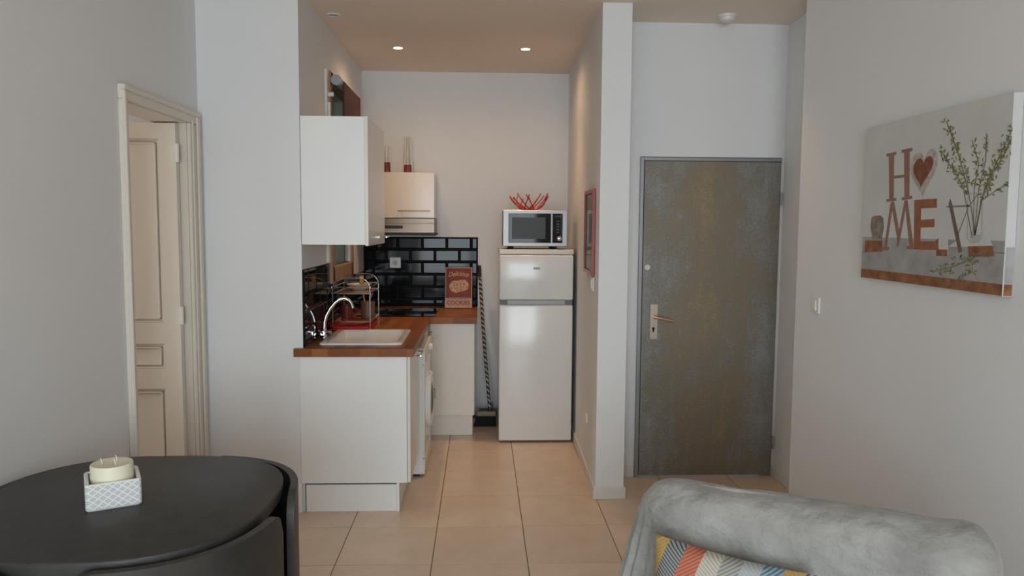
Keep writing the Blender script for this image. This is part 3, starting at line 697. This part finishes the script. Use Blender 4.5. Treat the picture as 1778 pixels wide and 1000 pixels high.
# ------------------------------------------------------------------ broom and dustpan
br = thing('broom', 'broom with black and white patterned stick leaning beside the end cabinet', 'broom', (0.07, 5.93, 0))
def stick_mat():
    M = mat('patterned_stick', (0.02, 0.02, 0.02), 0.4); nt = M.node_tree; b_ = nt.nodes['Principled BSDF']
    tc = N(M, 'ShaderNodeTexCoord'); wv = N(M, 'ShaderNodeTexWave'); wv.bands_direction = 'DIAGONAL'; wv.inputs['Scale'].default_value = 14; wv.inputs['Distortion'].default_value = 3
    r = ramp(M, [(0.0, (0.02, 0.02, 0.02)), (0.5, (0.02, 0.02, 0.02)), (0.6, (0.42, 0.38, 0.34))])
    nt.links.new(tc.outputs['Object'], wv.inputs['Vector']); nt.links.new(wv.outputs['Fac'], r.inputs['Fac']); nt.links.new(r.outputs['Color'], b_.inputs['Base Color'])
    return M
part('stick', MB().tube([(0.075, 5.93, 0.13), (0.032, 6.05, 0.60), (-0.008, 6.18, 1.16)], 0.0135, n=12), stick_mat(), br, smooth=True)
part('stick_end', MB().tube([(-0.008, 6.18, 1.16), (-0.014, 6.20, 1.25), (-0.0145, 6.201, 1.256)], [0.0142, 0.0142, 0.007], n=12), black_plastic_m, br, smooth=True)
b = MB(); b.box(-0.035, 0.125, 5.905, 5.955, 0.075, 0.115, 0.012, 2)
part('broom_head', b, mat('broom_wood', (0.30, 0.22, 0.15), 0.5), br)
part('ferrule', MB().cyl((0.0775, 5.925, 0.10), (0.072, 5.938, 0.16), 0.016, 0.013, n=14), black_plastic_m, br, smooth=True)
b = MB(); b.poly([(-0.03, 5.908, 0.076), (0.12, 5.908, 0.076), (0.128, 5.885, 0.002), (-0.052, 5.885, 0.002)], (0, 0.045, 0))
part('bristles', b, mat('black_bristle', (0.012, 0.012, 0.014), 0.9, bump=0.6, bscale=300), br)
dp = thing('dustpan', 'grey plastic dustpan on the floor behind the broom', 'dustpan', (0.075, 6.06, 0))
dpm = mat('grey_dustpan', (0.24, 0.25, 0.26), 0.45)
b = MB(); b.box(-0.01, 0.20, 6.075, 6.25, 0.001, 0.006).box(-0.01, -0.005, 6.075, 6.25, 0.006, 0.05).box(0.195, 0.20, 6.075, 6.25, 0.006, 0.05).box(-0.01, 0.20, 6.245, 6.25, 0.006, 0.06)
part('pan', b, dpm, dp)
part('pan_handle', MB().tube([(0.095, 6.248, 0.055), (0.095, 6.251, 0.08), (0.095, 6.252, 0.11)], 0.009, n=10), dpm, dp, smooth=True)

# ------------------------------------------------------------------ kitchen wall picture, switches, ceiling fittings
ang = math.atan2(0.712-0.668, YB-YP)
def kx(y): return 0.668+(y-YP)*(0.712-0.668)/(YB-YP)
pc = thing('framed_picture', 'narrow red framed glazed picture on the kitchen side of the partition', 'picture', (kx(4.66), 4.66, 1.29), rz=-ang)
def lp(name, mb, m, label=None): return part(name, mb, m, pc, local=True, label=label)
hw = 0.205; fm = mat('red_frame', (0.33, 0.045, 0.035), 0.35)
b = MB(); b.box(-0.022, -0.001, -hw, -hw+0.025, 0, 0.51, 0.002, 1).box(-0.022, -0.001, hw-0.025, hw, 0, 0.51, 0.002, 1).box(-0.022, -0.001, -hw+0.025, hw-0.025, 0, 0.025, 0.002, 1).box(-0.022, -0.001, -hw+0.025, hw-0.025, 0.485, 0.51, 0.002, 1)
lp('frame', b, fm)
lp('print', MB().box(-0.010, -0.002, -hw+0.025, hw-0.025, 0.025, 0.485), mat('brown_grey_print', (0.20, 0.16, 0.13), 0.5, var=0.5, vscale=9))
lp('pane', MB().box(-0.014, -0.0105, -hw+0.025, hw-0.025, 0.025, 0.485), thin_glass_m)
def switch(name, label, y, z, x, sgn=-1):
    t = thing(name, label, 'light switch', (x, y, z-0.04))
    part('switch_plate', MB().box(min(x, x+sgn*0.010), max(x, x+sgn*0.010), y-0.040, y+0.040, z-0.041, z+0.041, 0.003, 2), white_plastic_m, t)
    part('rocker', MB().box(x+sgn*0.016, x+sgn*0.009, y-0.014, y+0.022, z-0.026, z+0.026, 0.002, 1) if sgn < 0 else MB(), white_plastic_m, t)
switch('light_switch', 'cream rocker light switch on the right-hand wall by the entry', 3.74, 1.192, XR)
switch('light_switch', 'small white switch below the red framed picture', 4.525, 1.235, kx(4.525)+0.0005)

wc = MB().lathe((kx(4.75)-0.0005, 4.75, 0.355), [(0.036, 0), (0.034, -0.007), (0, -0.009)], n=24, axis='X')
tag(recenter(link('blanking_cap', wc.mesh('blanking_cap', True), white_plastic_m)), 'round white blanking cap low on the kitchen side of the partition', 'wall cap')
def downlight(x, y, lit, label, r=0.040, watts=None):
    t = thing('recessed_downlight', label, 'downlight', (x, y, CEIL), group='recessed kitchen ceiling spots')
    part('bezel', MB().lathe((x, y, CEIL), [(r*0.78, -0.0005), (r*0.80, -0.005), (r*0.98, -0.006), (r+0.006, -0.0005)], n=32), white_plastic_m if not lit else mat('lamplit_bezel', (0.75, 0.66, 0.52), 0.4), t, smooth=True)  # lit bezels have the lamp's warm glow painted into their colour
    part('lamp_face', MB().lathe((x, y, CEIL), [(0, -0.003), (r*0.78, -0.003), (r*0.78, -0.0005)], n=32), lamp_m if lit else gm, t)
    if lit:
        for nm, ang_, bl_, w_ in (('downlight_beam', 80, 0.9, 1.0), ('downlight_spill', 165, 0.8, 0.0 if watts else 0.42)):
            if not w_: continue
            l = bpy.data.lights.new(nm, 'SPOT'); l.energy = (watts or LAMP_W)*w_; l.color = (1.0, 0.62, 0.34)
            l.spot_size = math.radians(ang_); l.spot_blend = bl_; l.shadow_soft_size = 0.03
            o = bpy.data.objects.new(nm, l); COL.objects.link(o); o.parent = t; o.location = (0, 0, -0.012)
downlight(-0.582, 5.439, True, 'lit recessed ceiling spot above the hood side of the kitchen')
downlight(0.306, 5.412, True, 'lit recessed ceiling spot in front of the fridge')
downlight(-0.871, 4.627, False, 'unlit recessed ceiling spot above the tall wall cabinet', 0.036)
downlight(1.32, 4.12, True, 'lit recessed spot in the entry ceiling before the zinc door', watts=10)
sd = thing('smoke_detector', 'white round smoke detector on the entry ceiling', 'smoke detector', (1.43, 4.49, CEIL))
part('base', MB().lathe((1.43, 4.49, CEIL), [(0, -0.012), (0.052, -0.012), (0.055, -0.0005), (0, -0.0005)], n=32), white_plastic_m, sd, smooth=True)
part('sensor_dome', MB().lathe((1.43, 4.49, CEIL), [(0, -0.040), (0.025, -0.039), (0.040, -0.030), (0.044, -0.012), (0, -0.011)], n=32), white_plastic_m, sd, smooth=True)

# ------------------------------------------------------------------ HOME canvas on the right wall
CT = 0.034; XC = XR-CT
CYF, CYN, CZ0, CZ1 = 3.247, 2.341, 1.3647, 2.006
cv = thing('canvas_print', 'stretched canvas print with HOME letters, heart and leafy vase', 'canvas', (XR, (CYF+CYN)/2, CZ0))
cpm = mat('canvas_plaster_print', (0.60, 0.60, 0.59), 0.8, var=0.06, vscale=5, bump=0.05, bscale=500)
part('stretched_canvas', MB().box(XC, XR-0.001, CYN, CYF, CZ0, CZ1, 0.002, 1), cpm, cv)
def P6(x, y):                              # picture point -> place on the canvas face
    p = onX(1470+x/2.565, 140+y/2.565, XC)
    return Vector((XC, min(max(p.y, CYN), CYF), min(max(p.z, CZ0), CZ1)))
lay = [0]
def ink(name, polys, m, layer):
    b = MB()
    for k_, pts in enumerate(polys):
        q = [P6(*p) for p in pts]
        b.poly([(XC+0.0002, p.y, p.z) for p in q], (-0.0004-0.0002*layer-0.00002*(k_ % 9), 0, 0))
    return part(name, b, m, cv)
shelf_m = mat('grey_table_print', (0.36, 0.35, 0.34), 0.8, var=0.18, vscale=14)
edge_pm = mat('rust_wood_print', (0.27, 0.115, 0.055), 0.8, var=0.35, vscale=25)
let_m = mat('faded_wood_letter', (0.29, 0.165, 0.125), 0.8, var=0.12, vscale=30)
let2_m = mat('red_wood_letter', (0.30, 0.12, 0.06), 0.8, var=0.15, vscale=30)
def flat(name, y0, y1, z0, z1, m, layer):
    b = MB(); b.box(XC-0.0002-0.0002*layer, XC+0.0002, y0, y1, z0, z1); return part(name, b, m, cv)
zt0 = P6(100, 770).z
flat('printed_table', CYN+0.003, CYF-0.003, CZ0+0.003, P6(700, 714).z, shelf_m, 0)
side_z = P6(700, 714).z
flat('printed_table_edge', CYN+0.003, CYF-0.003, CZ0+0.003, CZ0+0.040, edge_pm, 1)
part('printed_side_table', MB().box(XC+0.003, XR-0.004, CYN-0.0005, CYN+0.001, CZ0+0.041, side_z-0.02), shelf_m, cv)
part('printed_side_edge', MB().box(XC+0.003, XR-0.004, CYN-0.0005, CYN+0.001, CZ0+0.003, CZ0+0.040), edge_pm, cv)
ink('printed_letter_h', [[(188, 325), (212, 320), (210, 532), (190, 536)], [(178, 326), (222, 316), (222, 330), (178, 338)], [(178, 528), (222, 522), (222, 535), (178, 540)],
    [(256, 308), (282, 302), (280, 524), (258, 528)], [(245, 308), (293, 299), (293, 314), (245, 322)], [(246, 520), (292, 512), (292, 526), (246, 533)], [(210, 424), (258, 418), (258, 430), (210, 437)]], let_m, 2)
def heart(cx_, cy_, w_, h_, sk_=0.0):
    pts = []
    for i in range(40):
        t = 2*PI*i/40; x_ = 16*math.sin(t)**3/16; y_ = (13*math.cos(t)-5*math.cos(2*t)-2*math.cos(3*t)-math.cos(4*t))/15
        pts.append((cx_+x_*w_+y_*sk_, cy_-y_*h_-x_*w_*0.25))
    return pts
ink('printed_heart', [heart(344, 400, 62, 112, 6)], mat('whitewash_print', (0.44, 0.40, 0.36), 0.8, var=0.25, vscale=40), 2)
ink('printed_heart_centre', [heart(340, 398, 44, 72, 8)], mat('rust_heart_print', (0.22, 0.085, 0.045), 0.8, var=0.25, vscale=40), 4)
ink('printed_letter_m', [[(197, 540), (212, 538), (240, 700), (228, 720)], [(197, 540), (206, 560), (178, 750), (166, 752)], [(258, 534), (270, 532), (232, 740), (222, 735)], [(258, 534), (272, 532), (300, 745), (282, 750)], [(158, 742), (190, 740), (190, 754), (158, 756)], [(268, 736), (300, 734), (300, 750), (268, 752)]], let_m, 2)
ink('printed_letter_e', [[(303, 532), (333, 530), (328, 752), (300, 752)], [(303, 532), (402, 525), (402, 566), (303, 570)], [(303, 622), (392, 616), (392, 652), (303, 656)], [(300, 714), (400, 716), (400, 755), (300, 752)]], let2_m, 3)
ink('printed_bud_vase', [[(112, 610), (122, 602), (150, 600), (164, 612), (166, 650), (158, 706), (116, 706), (106, 650)]], mat('driftwood_print', (0.26, 0.21, 0.165), 0.8, var=0.4, vscale=30), 2)
ink('printed_wood_block', [[(82, 712), (160, 712), (158, 762), (80, 764)]], edge_pm, 2)
ink('printed_white_book', [[(410, 698), (452, 690), (452, 780), (410, 745)], [(452, 740), (540, 680), (620, 676), (655, 740)]], mat('white_page_print', (0.58, 0.58, 0.57), 0.8), 2)
ink('printed_book_spine', [[(398, 712), (410, 700), (410, 752), (450, 752), (450, 782), (400, 780)]], edge_pm, 3)
ink('printed_book_spine', [[(540, 738), (652, 735), (658, 782), (545, 786)]], edge_pm, 3)
vg = mat('glass_vase_print', (0.44, 0.45, 0.43), 0.7)
ink('printed_glass_vase', [[(540, 508), (545, 506), (542, 700), (560, 722), (556, 726), (535, 704)], [(604, 505), (609, 505), (608, 690), (590, 722), (584, 720), (602, 690)], [(530, 503), (635, 493), (635, 499), (530, 509)], [(548, 690), (598, 684), (590, 722), (560, 724)]], vg, 4)
ink('printed_twig', [[(456, 550), (462, 525), (470, 548), (516, 760), (500, 768)]], mat('bark_print', (0.16, 0.12, 0.10), 0.8), 5)
ink('printed_jar_rim', [[(445, 558), (545, 553), (545, 562), (445, 565)]], mat('dark_jar_rim', (0.25, 0.22, 0.20), 0.8), 4)
stem_m = mat('stem_print', (0.17, 0.155, 0.12), 0.8)
leaf_ms = [mat('olive_leaf_print', (0.15, 0.16, 0.055), 0.8), mat('grey_leaf_print', (0.20, 0.21, 0.14), 0.8), mat('yellow_leaf_print', (0.27, 0.24, 0.08), 0.8)]
random.seed(3)
def branch(pts, wd, density, spread):
    segs = []
    for (x0, y0), (x1, y1) in zip(pts, pts[1:]):
        dx, dy = x1-x0, y1-y0; L = math.hypot(dx, dy); nx, ny = -dy/L*wd, dx/L*wd
        segs.append([(x0-nx, y0-ny), (x0+nx, y0+ny), (x1+nx*0.7, y1+ny*0.7), (x1-nx*0.7, y1-ny*0.7)])
    ink('printed_stem', segs, stem_m, 5)
    lv = [[], [], []]
    tot = len(pts)-1
    for i, ((x0, y0), (x1, y1)) in enumerate(zip(pts, pts[1:])):
        if i < density[0]: continue
        L = math.hypot(x1-x0, y1-y0)
        for k in range(int(L*density[1])):
            t = random.random(); cx_, cy_ = x0+(x1-x0)*t+random.gauss(0, spread), y0+(y1-y0)*t+random.gauss(0, spread)
            a = random.uniform(-0.6, 0.6)+math.atan2(y1-y0, x1-x0)+random.choice((-0.7, 0.7)); l_ = random.uniform(6, 13); w_ = random.uniform(2, 3.6)
            ca, sa = math.cos(a), math.sin(a)
            if cx_ > 742: continue
            lv[random.choice((0, 0, 1, 2))].append([(cx_+ca*l_*u-sa*w_*v, cy_+sa*l_*u+ca*w_*v) for u, v in ((-1, 0), (0, 1), (1, 0), (0, -1))])
    for q, m_ in zip(lv, leaf_ms):
        if q: ink('printed_leaves', q, m_, 6)
branch([(575, 690), (545, 500), (500, 330), (445, 180)], 2.0, (1, 0.26), 14)
branch([(560, 700), (520, 470), (470, 390), (420, 310)], 1.8, (1, 0.24), 10)
branch([(565, 690), (570, 480), (590, 370), (560, 265)], 1.6, (1, 0.12), 10)
branch([(570, 690), (590, 480), (620, 360), (625, 235)], 1.6, (1, 0.12), 11)
branch([(572, 690), (615, 480), (680, 340), (740, 215)], 2.0, (1, 0.26), 14)
branch([(575, 680), (600, 530), (660, 400), (740, 265)], 1.8, (1, 0.22), 12)
branch([(595, 540), (650, 500), (715, 460)], 1.4, (1, 0.2), 7)
branch([(495, 690), (545, 560), (590, 500)], 1.4, (9, 0), 5)
branch([(730, 770), (640, 765), (560, 790), (470, 830), (390, 850)], 1.6, (1, 0.22), 16)
branch([(560, 790), (560, 850), (490, 890)], 1.2, (0, 0.16), 14)

# ------------------------------------------------------------------ dining table with nesting chairs
TC = Vector((-1.02, 2.185, 0)); TZ = 0.785
def sup(a, th, n=2.6):
    c, s = math.cos(th), math.sin(th)
    return Vector((a*math.copysign(abs(c)**(2/n), c), a*math.copysign(abs(s)**(2/n), s), 0))
def suploop(a, K=96): return [sup(a, 2*PI*i/K) for i in range(K)]
tbl = thing('dining_table', 'black rounded-square dining table holding the candle', 'table', TC)
b = MB(); rings = []
for a, z in ((0.402, TZ-0.040), (0.418, TZ-0.036), (0.420, TZ-0.008), (0.4185, TZ-0.003), (0.414, TZ)):
    rings.append([b.bm.verts.new(p+Vector((0, 0, z))) for p in suploop(a)])
for a, c in zip(rings, rings[1:]):
    for i in range(96): b.bm.faces.new((a[i], a[(i+1) % 96], c[(i+1) % 96], c[i]))
b.bm.faces.new(rings[0][::-1]); b.bm.faces.new(rings[-1])
part('tabletop', b, wood_dark_m, tbl, smooth=True, local=True)
for k in range(4):
    a = k*PI/2; c, s = math.cos(a), math.sin(a)
    q = Vector((0.335*c, 0.335*s, 0)); ex, ey = 0.018+0.012*abs(s), 0.018+0.012*abs(c)
    part('leg', MB().box(q.x-ex, q.x+ex, q.y-ey, q.y+ey, 0, TZ-0.041, 0.004, 1), dark_in_m, tbl, local=True)
part('cross_rail', MB().box(-0.30, 0.30, -0.015, 0.015, TZ-0.11, TZ-0.045).box(-0.015, 0.015, -0.30, 0.30, TZ-0.111, TZ-0.044), dark_in_m, tbl, local=True)
def nest_chair(qa, label):
    t = thing('nesting_chair', label, 'chair', TC, group='black chairs tucked under the table')
    K, R_ = 40, 12; ao, ai = 0.462, 0.440; zt_ = TZ-0.013; half = math.radians(40.8)
    ths = [qa-half+2*half*i/K for i in range(K+1)]
    op = [sup(ao, th) for th in ths]; ar = [0]
    for p, q in zip(op, op[1:]): ar.append(ar[-1]+(q-p).length)
    tot = ar[-1]; rc = 0.065
    def topz(s):
        d = min(s, tot-s)
        return zt_ if d >= rc else zt_-(rc-math.sqrt(max(0, rc*rc-(rc-d)**2)))
    b = MB(); V = {}
    for i in range(K+1):
        zz = topz(ar[i])
        for j in range(R_+1):
            z = zz*(j/R_)
            V[i, j, 0] = b.bm.verts.new(op[i]+Vector((0, 0, z))); V[i, j, 1] = b.bm.verts.new(sup(ai, ths[i])+Vector((0, 0, z)))
    for i in range(K):
        for j in range(R_):
            b.bm.faces.new((V[i, j, 0], V[i+1, j, 0], V[i+1, j+1, 0], V[i, j+1, 0])); b.bm.faces.new((V[i, j, 1], V[i, j+1, 1], V[i+1, j+1, 1], V[i+1, j, 1]))
        b.bm.faces.new((V[i, R_, 0], V[i+1, R_, 0], V[i+1, R_, 1], V[i, R_, 1])); b.bm.faces.new((V[i, 0, 0], V[i, 0, 1], V[i+1, 0, 1], V[i+1, 0, 0]))
    for j in range(R_):
        for i in (0, K): b.bm.faces.new((V[i, j, 0], V[i, j+1, 0], V[i, j+1, 1], V[i, j, 1]))
    part('curved_back', b, wood_dark_m, t, smooth=True, local=True)
    # seat: wedge that fits between the table legs
    pts = [sup(0.438, qa-math.radians(30)+math.radians(60)*i/16) for i in range(17)]
    d = Vector((math.cos(qa), math.sin(qa), 0)); inner = [d*0.14+Vector((-d.y, d.x, 0))*0.06, d*0.14-Vector((-d.y, d.x, 0))*0.06]
    part('seat', MB().poly([p+Vector((0, 0, 0.42)) for p in pts+inner], (0, 0, 0.05)), mat('black_leatherette', (0.014, 0.013, 0.013), 0.45), t, local=True)
    part('seat_post', MB().poly([p+Vector((0, 0, 0)) for p in [d*0.17+Vector((-d.y, d.x, 0))*0.03, d*0.17-Vector((-d.y, d.x, 0))*0.03, d*0.21-Vector((-d.y, d.x, 0))*0.03, d*0.21+Vector((-d.y, d.x, 0))*0.03]], (0, 0, 0.42)), dark_in_m, t, local=True)
nest_chair(PI/4, 'black curved-back chair nested at the table corner nearest the kitchen')
nest_chair(3*PI/4, 'black curved-back chair nested at the table corner by the cream door')
nest_chair(5*PI/4, 'black curved-back chair nested at the near table corner by the left wall')
nest_chair(7*PI/4, 'black curved-back chair nested at the near table corner facing the sofa')

# candle in its ceramic box
ca = math.atan2(0.066, 0.125); S = 0.0705; ch = 0.076
cb = thing('candle_holder', 'square white ceramic candle box with grey lattice pattern', 'candle holder', (-1.052, 2.169, TZ), rz=ca)
def lattice_mat():
    M = mat('lattice_ceramic', (0.8, 0.8, 0.8), 0.35); nt = M.node_tree; b_ = nt.nodes['Principled BSDF']
    tc = N(M, 'ShaderNodeTexCoord'); sp_ = N(M, 'ShaderNodeSeparateXYZ'); nt.links.new(tc.outputs['Object'], sp_.inputs[0])
    def mth(op, a, c=None):
        q = N(M, 'ShaderNodeMath', operation=op)
        for i, v in enumerate((a, c)):
            if v is None: continue
            if isinstance(v, (int, float)): q.inputs[i].default_value = v
            else: nt.links.new(v, q.inputs[i])
        return q.outputs[0]
    h = mth('ADD', sp_.outputs[0], sp_.outputs[1])
    def band(sgn, period, wdt):
        u = mth('ADD', mth('MULTIPLY', h, sgn*0.78), sp_.outputs[2]); u = mth('ADD', u, 5.0)
        f = mth('MODULO', mth('DIVIDE', u, period), 1.0)
        return mth('LESS_THAN', mth('ABSOLUTE', mth('SUBTRACT', f, 0.5)), wdt)
    lines = mth('MAXIMUM', band(1, 0.019, 0.11), band(-1, 0.019, 0.11))
    fine = mth('MAXIMUM', band(1, 0.0063, 0.17), band(-1, 0.0063, 0.17))
    mask = mth('MAXIMUM', lines, mth('MULTIPLY', fine, 0.6))
    geo = N(M, 'ShaderNodeNewGeometry'); ns = N(M, 'ShaderNodeSeparateXYZ'); nt.links.new(tc.outputs['Normal'], ns.inputs[0])
    mask = mth('MAXIMUM', mask, mth('GREATER_THAN', mth('ABSOLUTE', ns.outputs[2]), 0.5))
    mask = mth('MINIMUM', mask, 1.0)
    r = ramp(M, [(0.0, (0.44, 0.45, 0.46)), (1.0, (0.80, 0.80, 0.79))])
    nt.links.new(mask, r.inputs['Fac']); nt.links.new(r.outputs['Color'], b_.inputs['Base Color'])
    return M
b = loft([(rrect(-S+.004, S-.004, -S+.004, S-.004, 0.008), 0.0005), (rrect(-S, S, -S, S, 0.010), 0.006), (rrect(-S, S, -S, S, 0.010), ch-0.003), (rrect(-S+.003, S-.003, -S+.003, S-.003, 0.008), ch),
          (rrect(-S+.009, S-.009, -S+.009, S-.009, 0.006), ch), (rrect(-S+.011, S-.011, -S+.011, S-.011, 0.006), ch-0.003), (rrect(-S+.011, S-.011, -S+.011, S-.011, 0.006), 0.008)])
part('box', b, lattice_mat(), cb, local=True)
cn = thing('pillar_candle', 'wide ivory candle with three wicks set in the lattice box', 'candle', (-1.052, 2.169, TZ+0.0085), rz=ca)
part('wax', MB().lathe((0, 0, 0), [(0, 0), (0.055, 0), (0.056, 0.100), (0.054, 0.104), (0.050, 0.1045), (0.046, 0.103), (0, 0.1025)], n=44), wax_m, cn, smooth=True, local=True)
for k in range(3):
    a = 2*PI*k/3+0.9; x, y = 0.024*math.cos(a), 0.024*math.sin(a)
    part('wick', MB().tube([(x, y, 0.101), (x-0.001, y, 0.110), (x-0.004, y, 0.120)], 0.0013, n=6), mat('white_wick', (0.8, 0.78, 0.7), 0.8), cn, local=True)

# ------------------------------------------------------------------ sofa, throw and cushion
SA = math.atan2(-0.45, 0.84)
so = thing('small_sofa', 'small upholstered sofa under the grey throw', 'sofa', (0.955, 2.135, 0), rz=SA)
um = mat('grey_upholstery', (0.22, 0.22, 0.215), 0.9)
def spart(name, mb, m, par=so, smooth=False): return part(name, mb, m, par, smooth=smooth, local=True)
spart('back_frame', MB().box(-0.43, 0.43, -0.07, 0.07, 0.12, 0.70, 0.05, 3), um, smooth=True)
spart('seat_base', MB().box(-0.47, 0.47, -0.78, -0.09, 0.12, 0.23, 0.03, 2), um, smooth=True)
spart('seat_cushion', MB().box(-0.47, 0.47, -0.80, -0.165, 0.232, 0.35, 0.04, 3), um, smooth=True)
for x in (-0.42, 0.42):
    for y in (-0.72, 0.03): spart('leg', MB().cyl((x, y, 0), (x, y, 0.125), 0.018, 0.024, n=12), dark_in_m)
velvet = mat('grey_velvet', (0.31, 0.305, 0.29), 0.9, var=0.24, vscale=8, bump=1.0, bscale=11, sheen=0.35, bdist=0.035)
from mathutils import noise as mnoise
ZT = 0.787
def throw_mesh():
    b = MB(); K, J = 320, 70; rows = []
    for j in range(J+1):
        t = j/J; row = []
        for i in range(K):
            th = 2*PI*i/K; c, s = math.cos(th), math.sin(th)
            px = math.copysign(abs(c)**0.42, c); py = math.copysign(abs(s)**0.55, s)
            if t < 0.42:                                   # over the top and round the shoulder
                q = t/0.42; ang_ = q*PI/2
                fx, fy = (0.93+0.07*math.sin(ang_))*q**0.09 if q > 0 else 0, math.sin(ang_)**0.9 if q > 0 else 0
                z = ZT-0.085*(1-math.cos(ang_))**1.2; depth = 0
            else:
                q = (t-0.42)/0.58; fx = fy = 1; z = ZT-0.085-q*0.50; depth = q
            x, y = 0.492*px*fx, 0.112*py*fy
            if depth > 0:
                left = max(0, -px)**3; right = max(0, px)**3
                x += -0.10*left*depth**0.9+0.012*right*depth
                y += (0.05*py*depth if py > 0 else 0.035*py*depth)
                fold = math.sin(th*22+1.3*math.sin(th*5))*0.011*depth**0.8*(0.35+left*1.3+right*1.1)
                x += fold*px*1.1; y += fold*py
            wv_ = mnoise.noise(Vector((x*3, z*3, 4.0)))*2.0
            n_ = mnoise.noise(Vector((x*7, y*7, z*6)))*0.010+(0.5-abs(mnoise.noise(Vector((x*9+wv_, y*6, z*15+wv_)))))*0.016*min(1, t*1.6)-0.006
            y += n_*(py if abs(py) > 0.2 else 0)*min(1, t*3); z += n_*0.8*(1-depth)
            row.append(b.bm.verts.new((x, y, z)))
        rows.append(row)
    top = b.bm.verts.new((0, 0, ZT+0.002))
    for r0, r1 in zip(rows[1:], rows[2:]):
        for i in range(K): b.bm.faces.new((r0[i], r0[(i+1) % K], r1[(i+1) % K], r1[i]))
    for i in range(K): b.bm.faces.new((top, rows[1][(i+1) % K], rows[1][i]))
    for v in rows[0]: b.bm.verts.remove(v)
    return b
th_ = link('throw_blanket', throw_mesh().mesh('throw_blanket', True), velvet)
th_.location = so.location; th_.rotation_euler = so.rotation_euler
for p in th_.data.polygons: p.use_smooth = True
tag(th_, 'crinkled grey velvet throw draped over the sofa back', 'throw')

def cushion_mat():
    M = mat('patchwork_cushion', (0.5, 0.5, 0.5), 0.85); nt = M.node_tree; b_ = nt.nodes['Principled BSDF']
    tc = N(M, 'ShaderNodeTexCoord'); sp_ = N(M, 'ShaderNodeSeparateXYZ'); nt.links.new(tc.outputs['Object'], sp_.inputs[0])
    def mth(op, a, c=None):
        q = N(M, 'ShaderNodeMath', operation=op)
        for i, v in enumerate((a, c)):
            if v is None: continue
            if isinstance(v, (int, float)): q.inputs[i].default_value = v
            else: nt.links.new(v, q.inputs[i])
        return q.outputs[0]
    X, Z = sp_.outputs[0], sp_.outputs[2]
    # zigzag patches: columns sheared left/right on alternate rows
    row = mth('FLOOR', mth('DIVIDE', mth('ADD', Z, 5.2), 0.24)); par_ = mth('MODULO', row, 2.0)
    zl = mth('SUBTRACT', mth('ADD', Z, 5.0), mth('MULTIPLY', row, 0.13))
    sh = mth('MULTIPLY', mth('SUBTRACT', mth('MULTIPLY', par_, 2.0), 1.0), mth('MULTIPLY', zl, 0.45))
    u = mth('ADD', mth('ADD', X, 0.235), mth('MULTIPLY', mth('SUBTRACT', Z, 0.42), -0.25))
    col = mth('DIVIDE', mth('ADD', u, -0.028), 0.053); ci = mth('FLOOR', col)
    idx = mth('DIVIDE', mth('ADD', mth('MODULO', mth('ADD', mth('ADD', ci, 74.0), mth('MULTIPLY', row, 3.0)), 7.0), 0.5), 7.0)
    cols = [(0.50, 0.33, 0.11), (0.30, 0.30, 0.29), (0.52, 0.17, 0.10), (0.52, 0.49, 0.43), (0.36, 0.36, 0.33), (0.40, 0.42, 0.43), (0.28, 0.36, 0.42)]
    dark = [(0.44, 0.28, 0.09), (0.055, 0.07, 0.085), (0.33, 0.09, 0.06), (0.36, 0.33, 0.27), (0.20, 0.20, 0.18), (0.34, 0.36, 0.37), (0.05, 0.15, 0.22)]
    sh0 = 1  # first patch row starts with yellow at the left edge
    r1 = ramp(M, [(k/7, c) for k, c in enumerate(cols)], 'CONSTANT'); r2 = ramp(M, [(k/7, c) for k, c in enumerate(dark)], 'CONSTANT')
    nt.links.new(idx, r1.inputs['Fac']); nt.links.new(idx, r2.inputs['Fac'])
    dirn = mth('SUBTRACT', mth('MULTIPLY', mth('MODULO', mth('ADD', ci, 70.0), 2.0), 2.0), 1.0)
    st = mth('ADD', mth('MULTIPLY', mth('MULTIPLY', X, dirn), 0.75), Z)
    f = mth('MODULO', mth('DIVIDE', mth('ADD', st, 5.0), 0.0105), 1.0); msk = mth('LESS_THAN', f, 0.42)
    mx = N(M, 'ShaderNodeMix', data_type='RGBA'); nt.links.new(msk, mx.inputs['Factor']); nt.links.new(r1.outputs['Color'], mx.inputs[6]); nt.links.new(r2.outputs['Color'], mx.inputs[7])
    nt.links.new(mx.outputs[2], b_.inputs['Base Color'])
    return M
def cushion_mesh(w_, h_, t_):
    b = MB(); K = 24; V = {}
    for s in (0, 1):
        for i in range(K+1):
            for j in range(K+1):
                u, v = 2*i/K-1, 2*j/K-1
                if s and (abs(u) == 1 or abs(v) == 1): V[s, i, j] = V[0, i, j]; continue
                pin = 1-0.06*(1-abs(v)**2)*abs(u)**4; pin2 = 1-0.06*(1-abs(u)**2)*abs(v)**4
                th = t_*((1-u**4)*(1-v**4))**0.5
                V[s, i, j] = b.bm.verts.new((u*w_*pin, (-1 if s == 0 else 1)*th, h_+v*h_*pin2))
    for s in (0, 1):
        for i in range(K):
            for j in range(K): b.bm.faces.new((V[s, i, j], V[s, i+1, j], V[s, i+1, j+1], V[s, i, j+1]))
    return b
cu = link('patchwork_cushion', cushion_mesh(0.225, 0.16, 0.055).mesh('patchwork_cushion', True), cushion_mat())
for p in cu.data.polygons: p.use_smooth = True
cu.rotation_euler = (math.radians(-12), math.radians(4), SA)
cl = Matrix.Rotation(SA, 4, 'Z') @ Vector((-0.19, -0.262, 0.352)); cu.location = Vector(so.location)+cl
tag(cu, 'striped patchwork cushion in yellow, navy and coral against the throw', 'cushion')
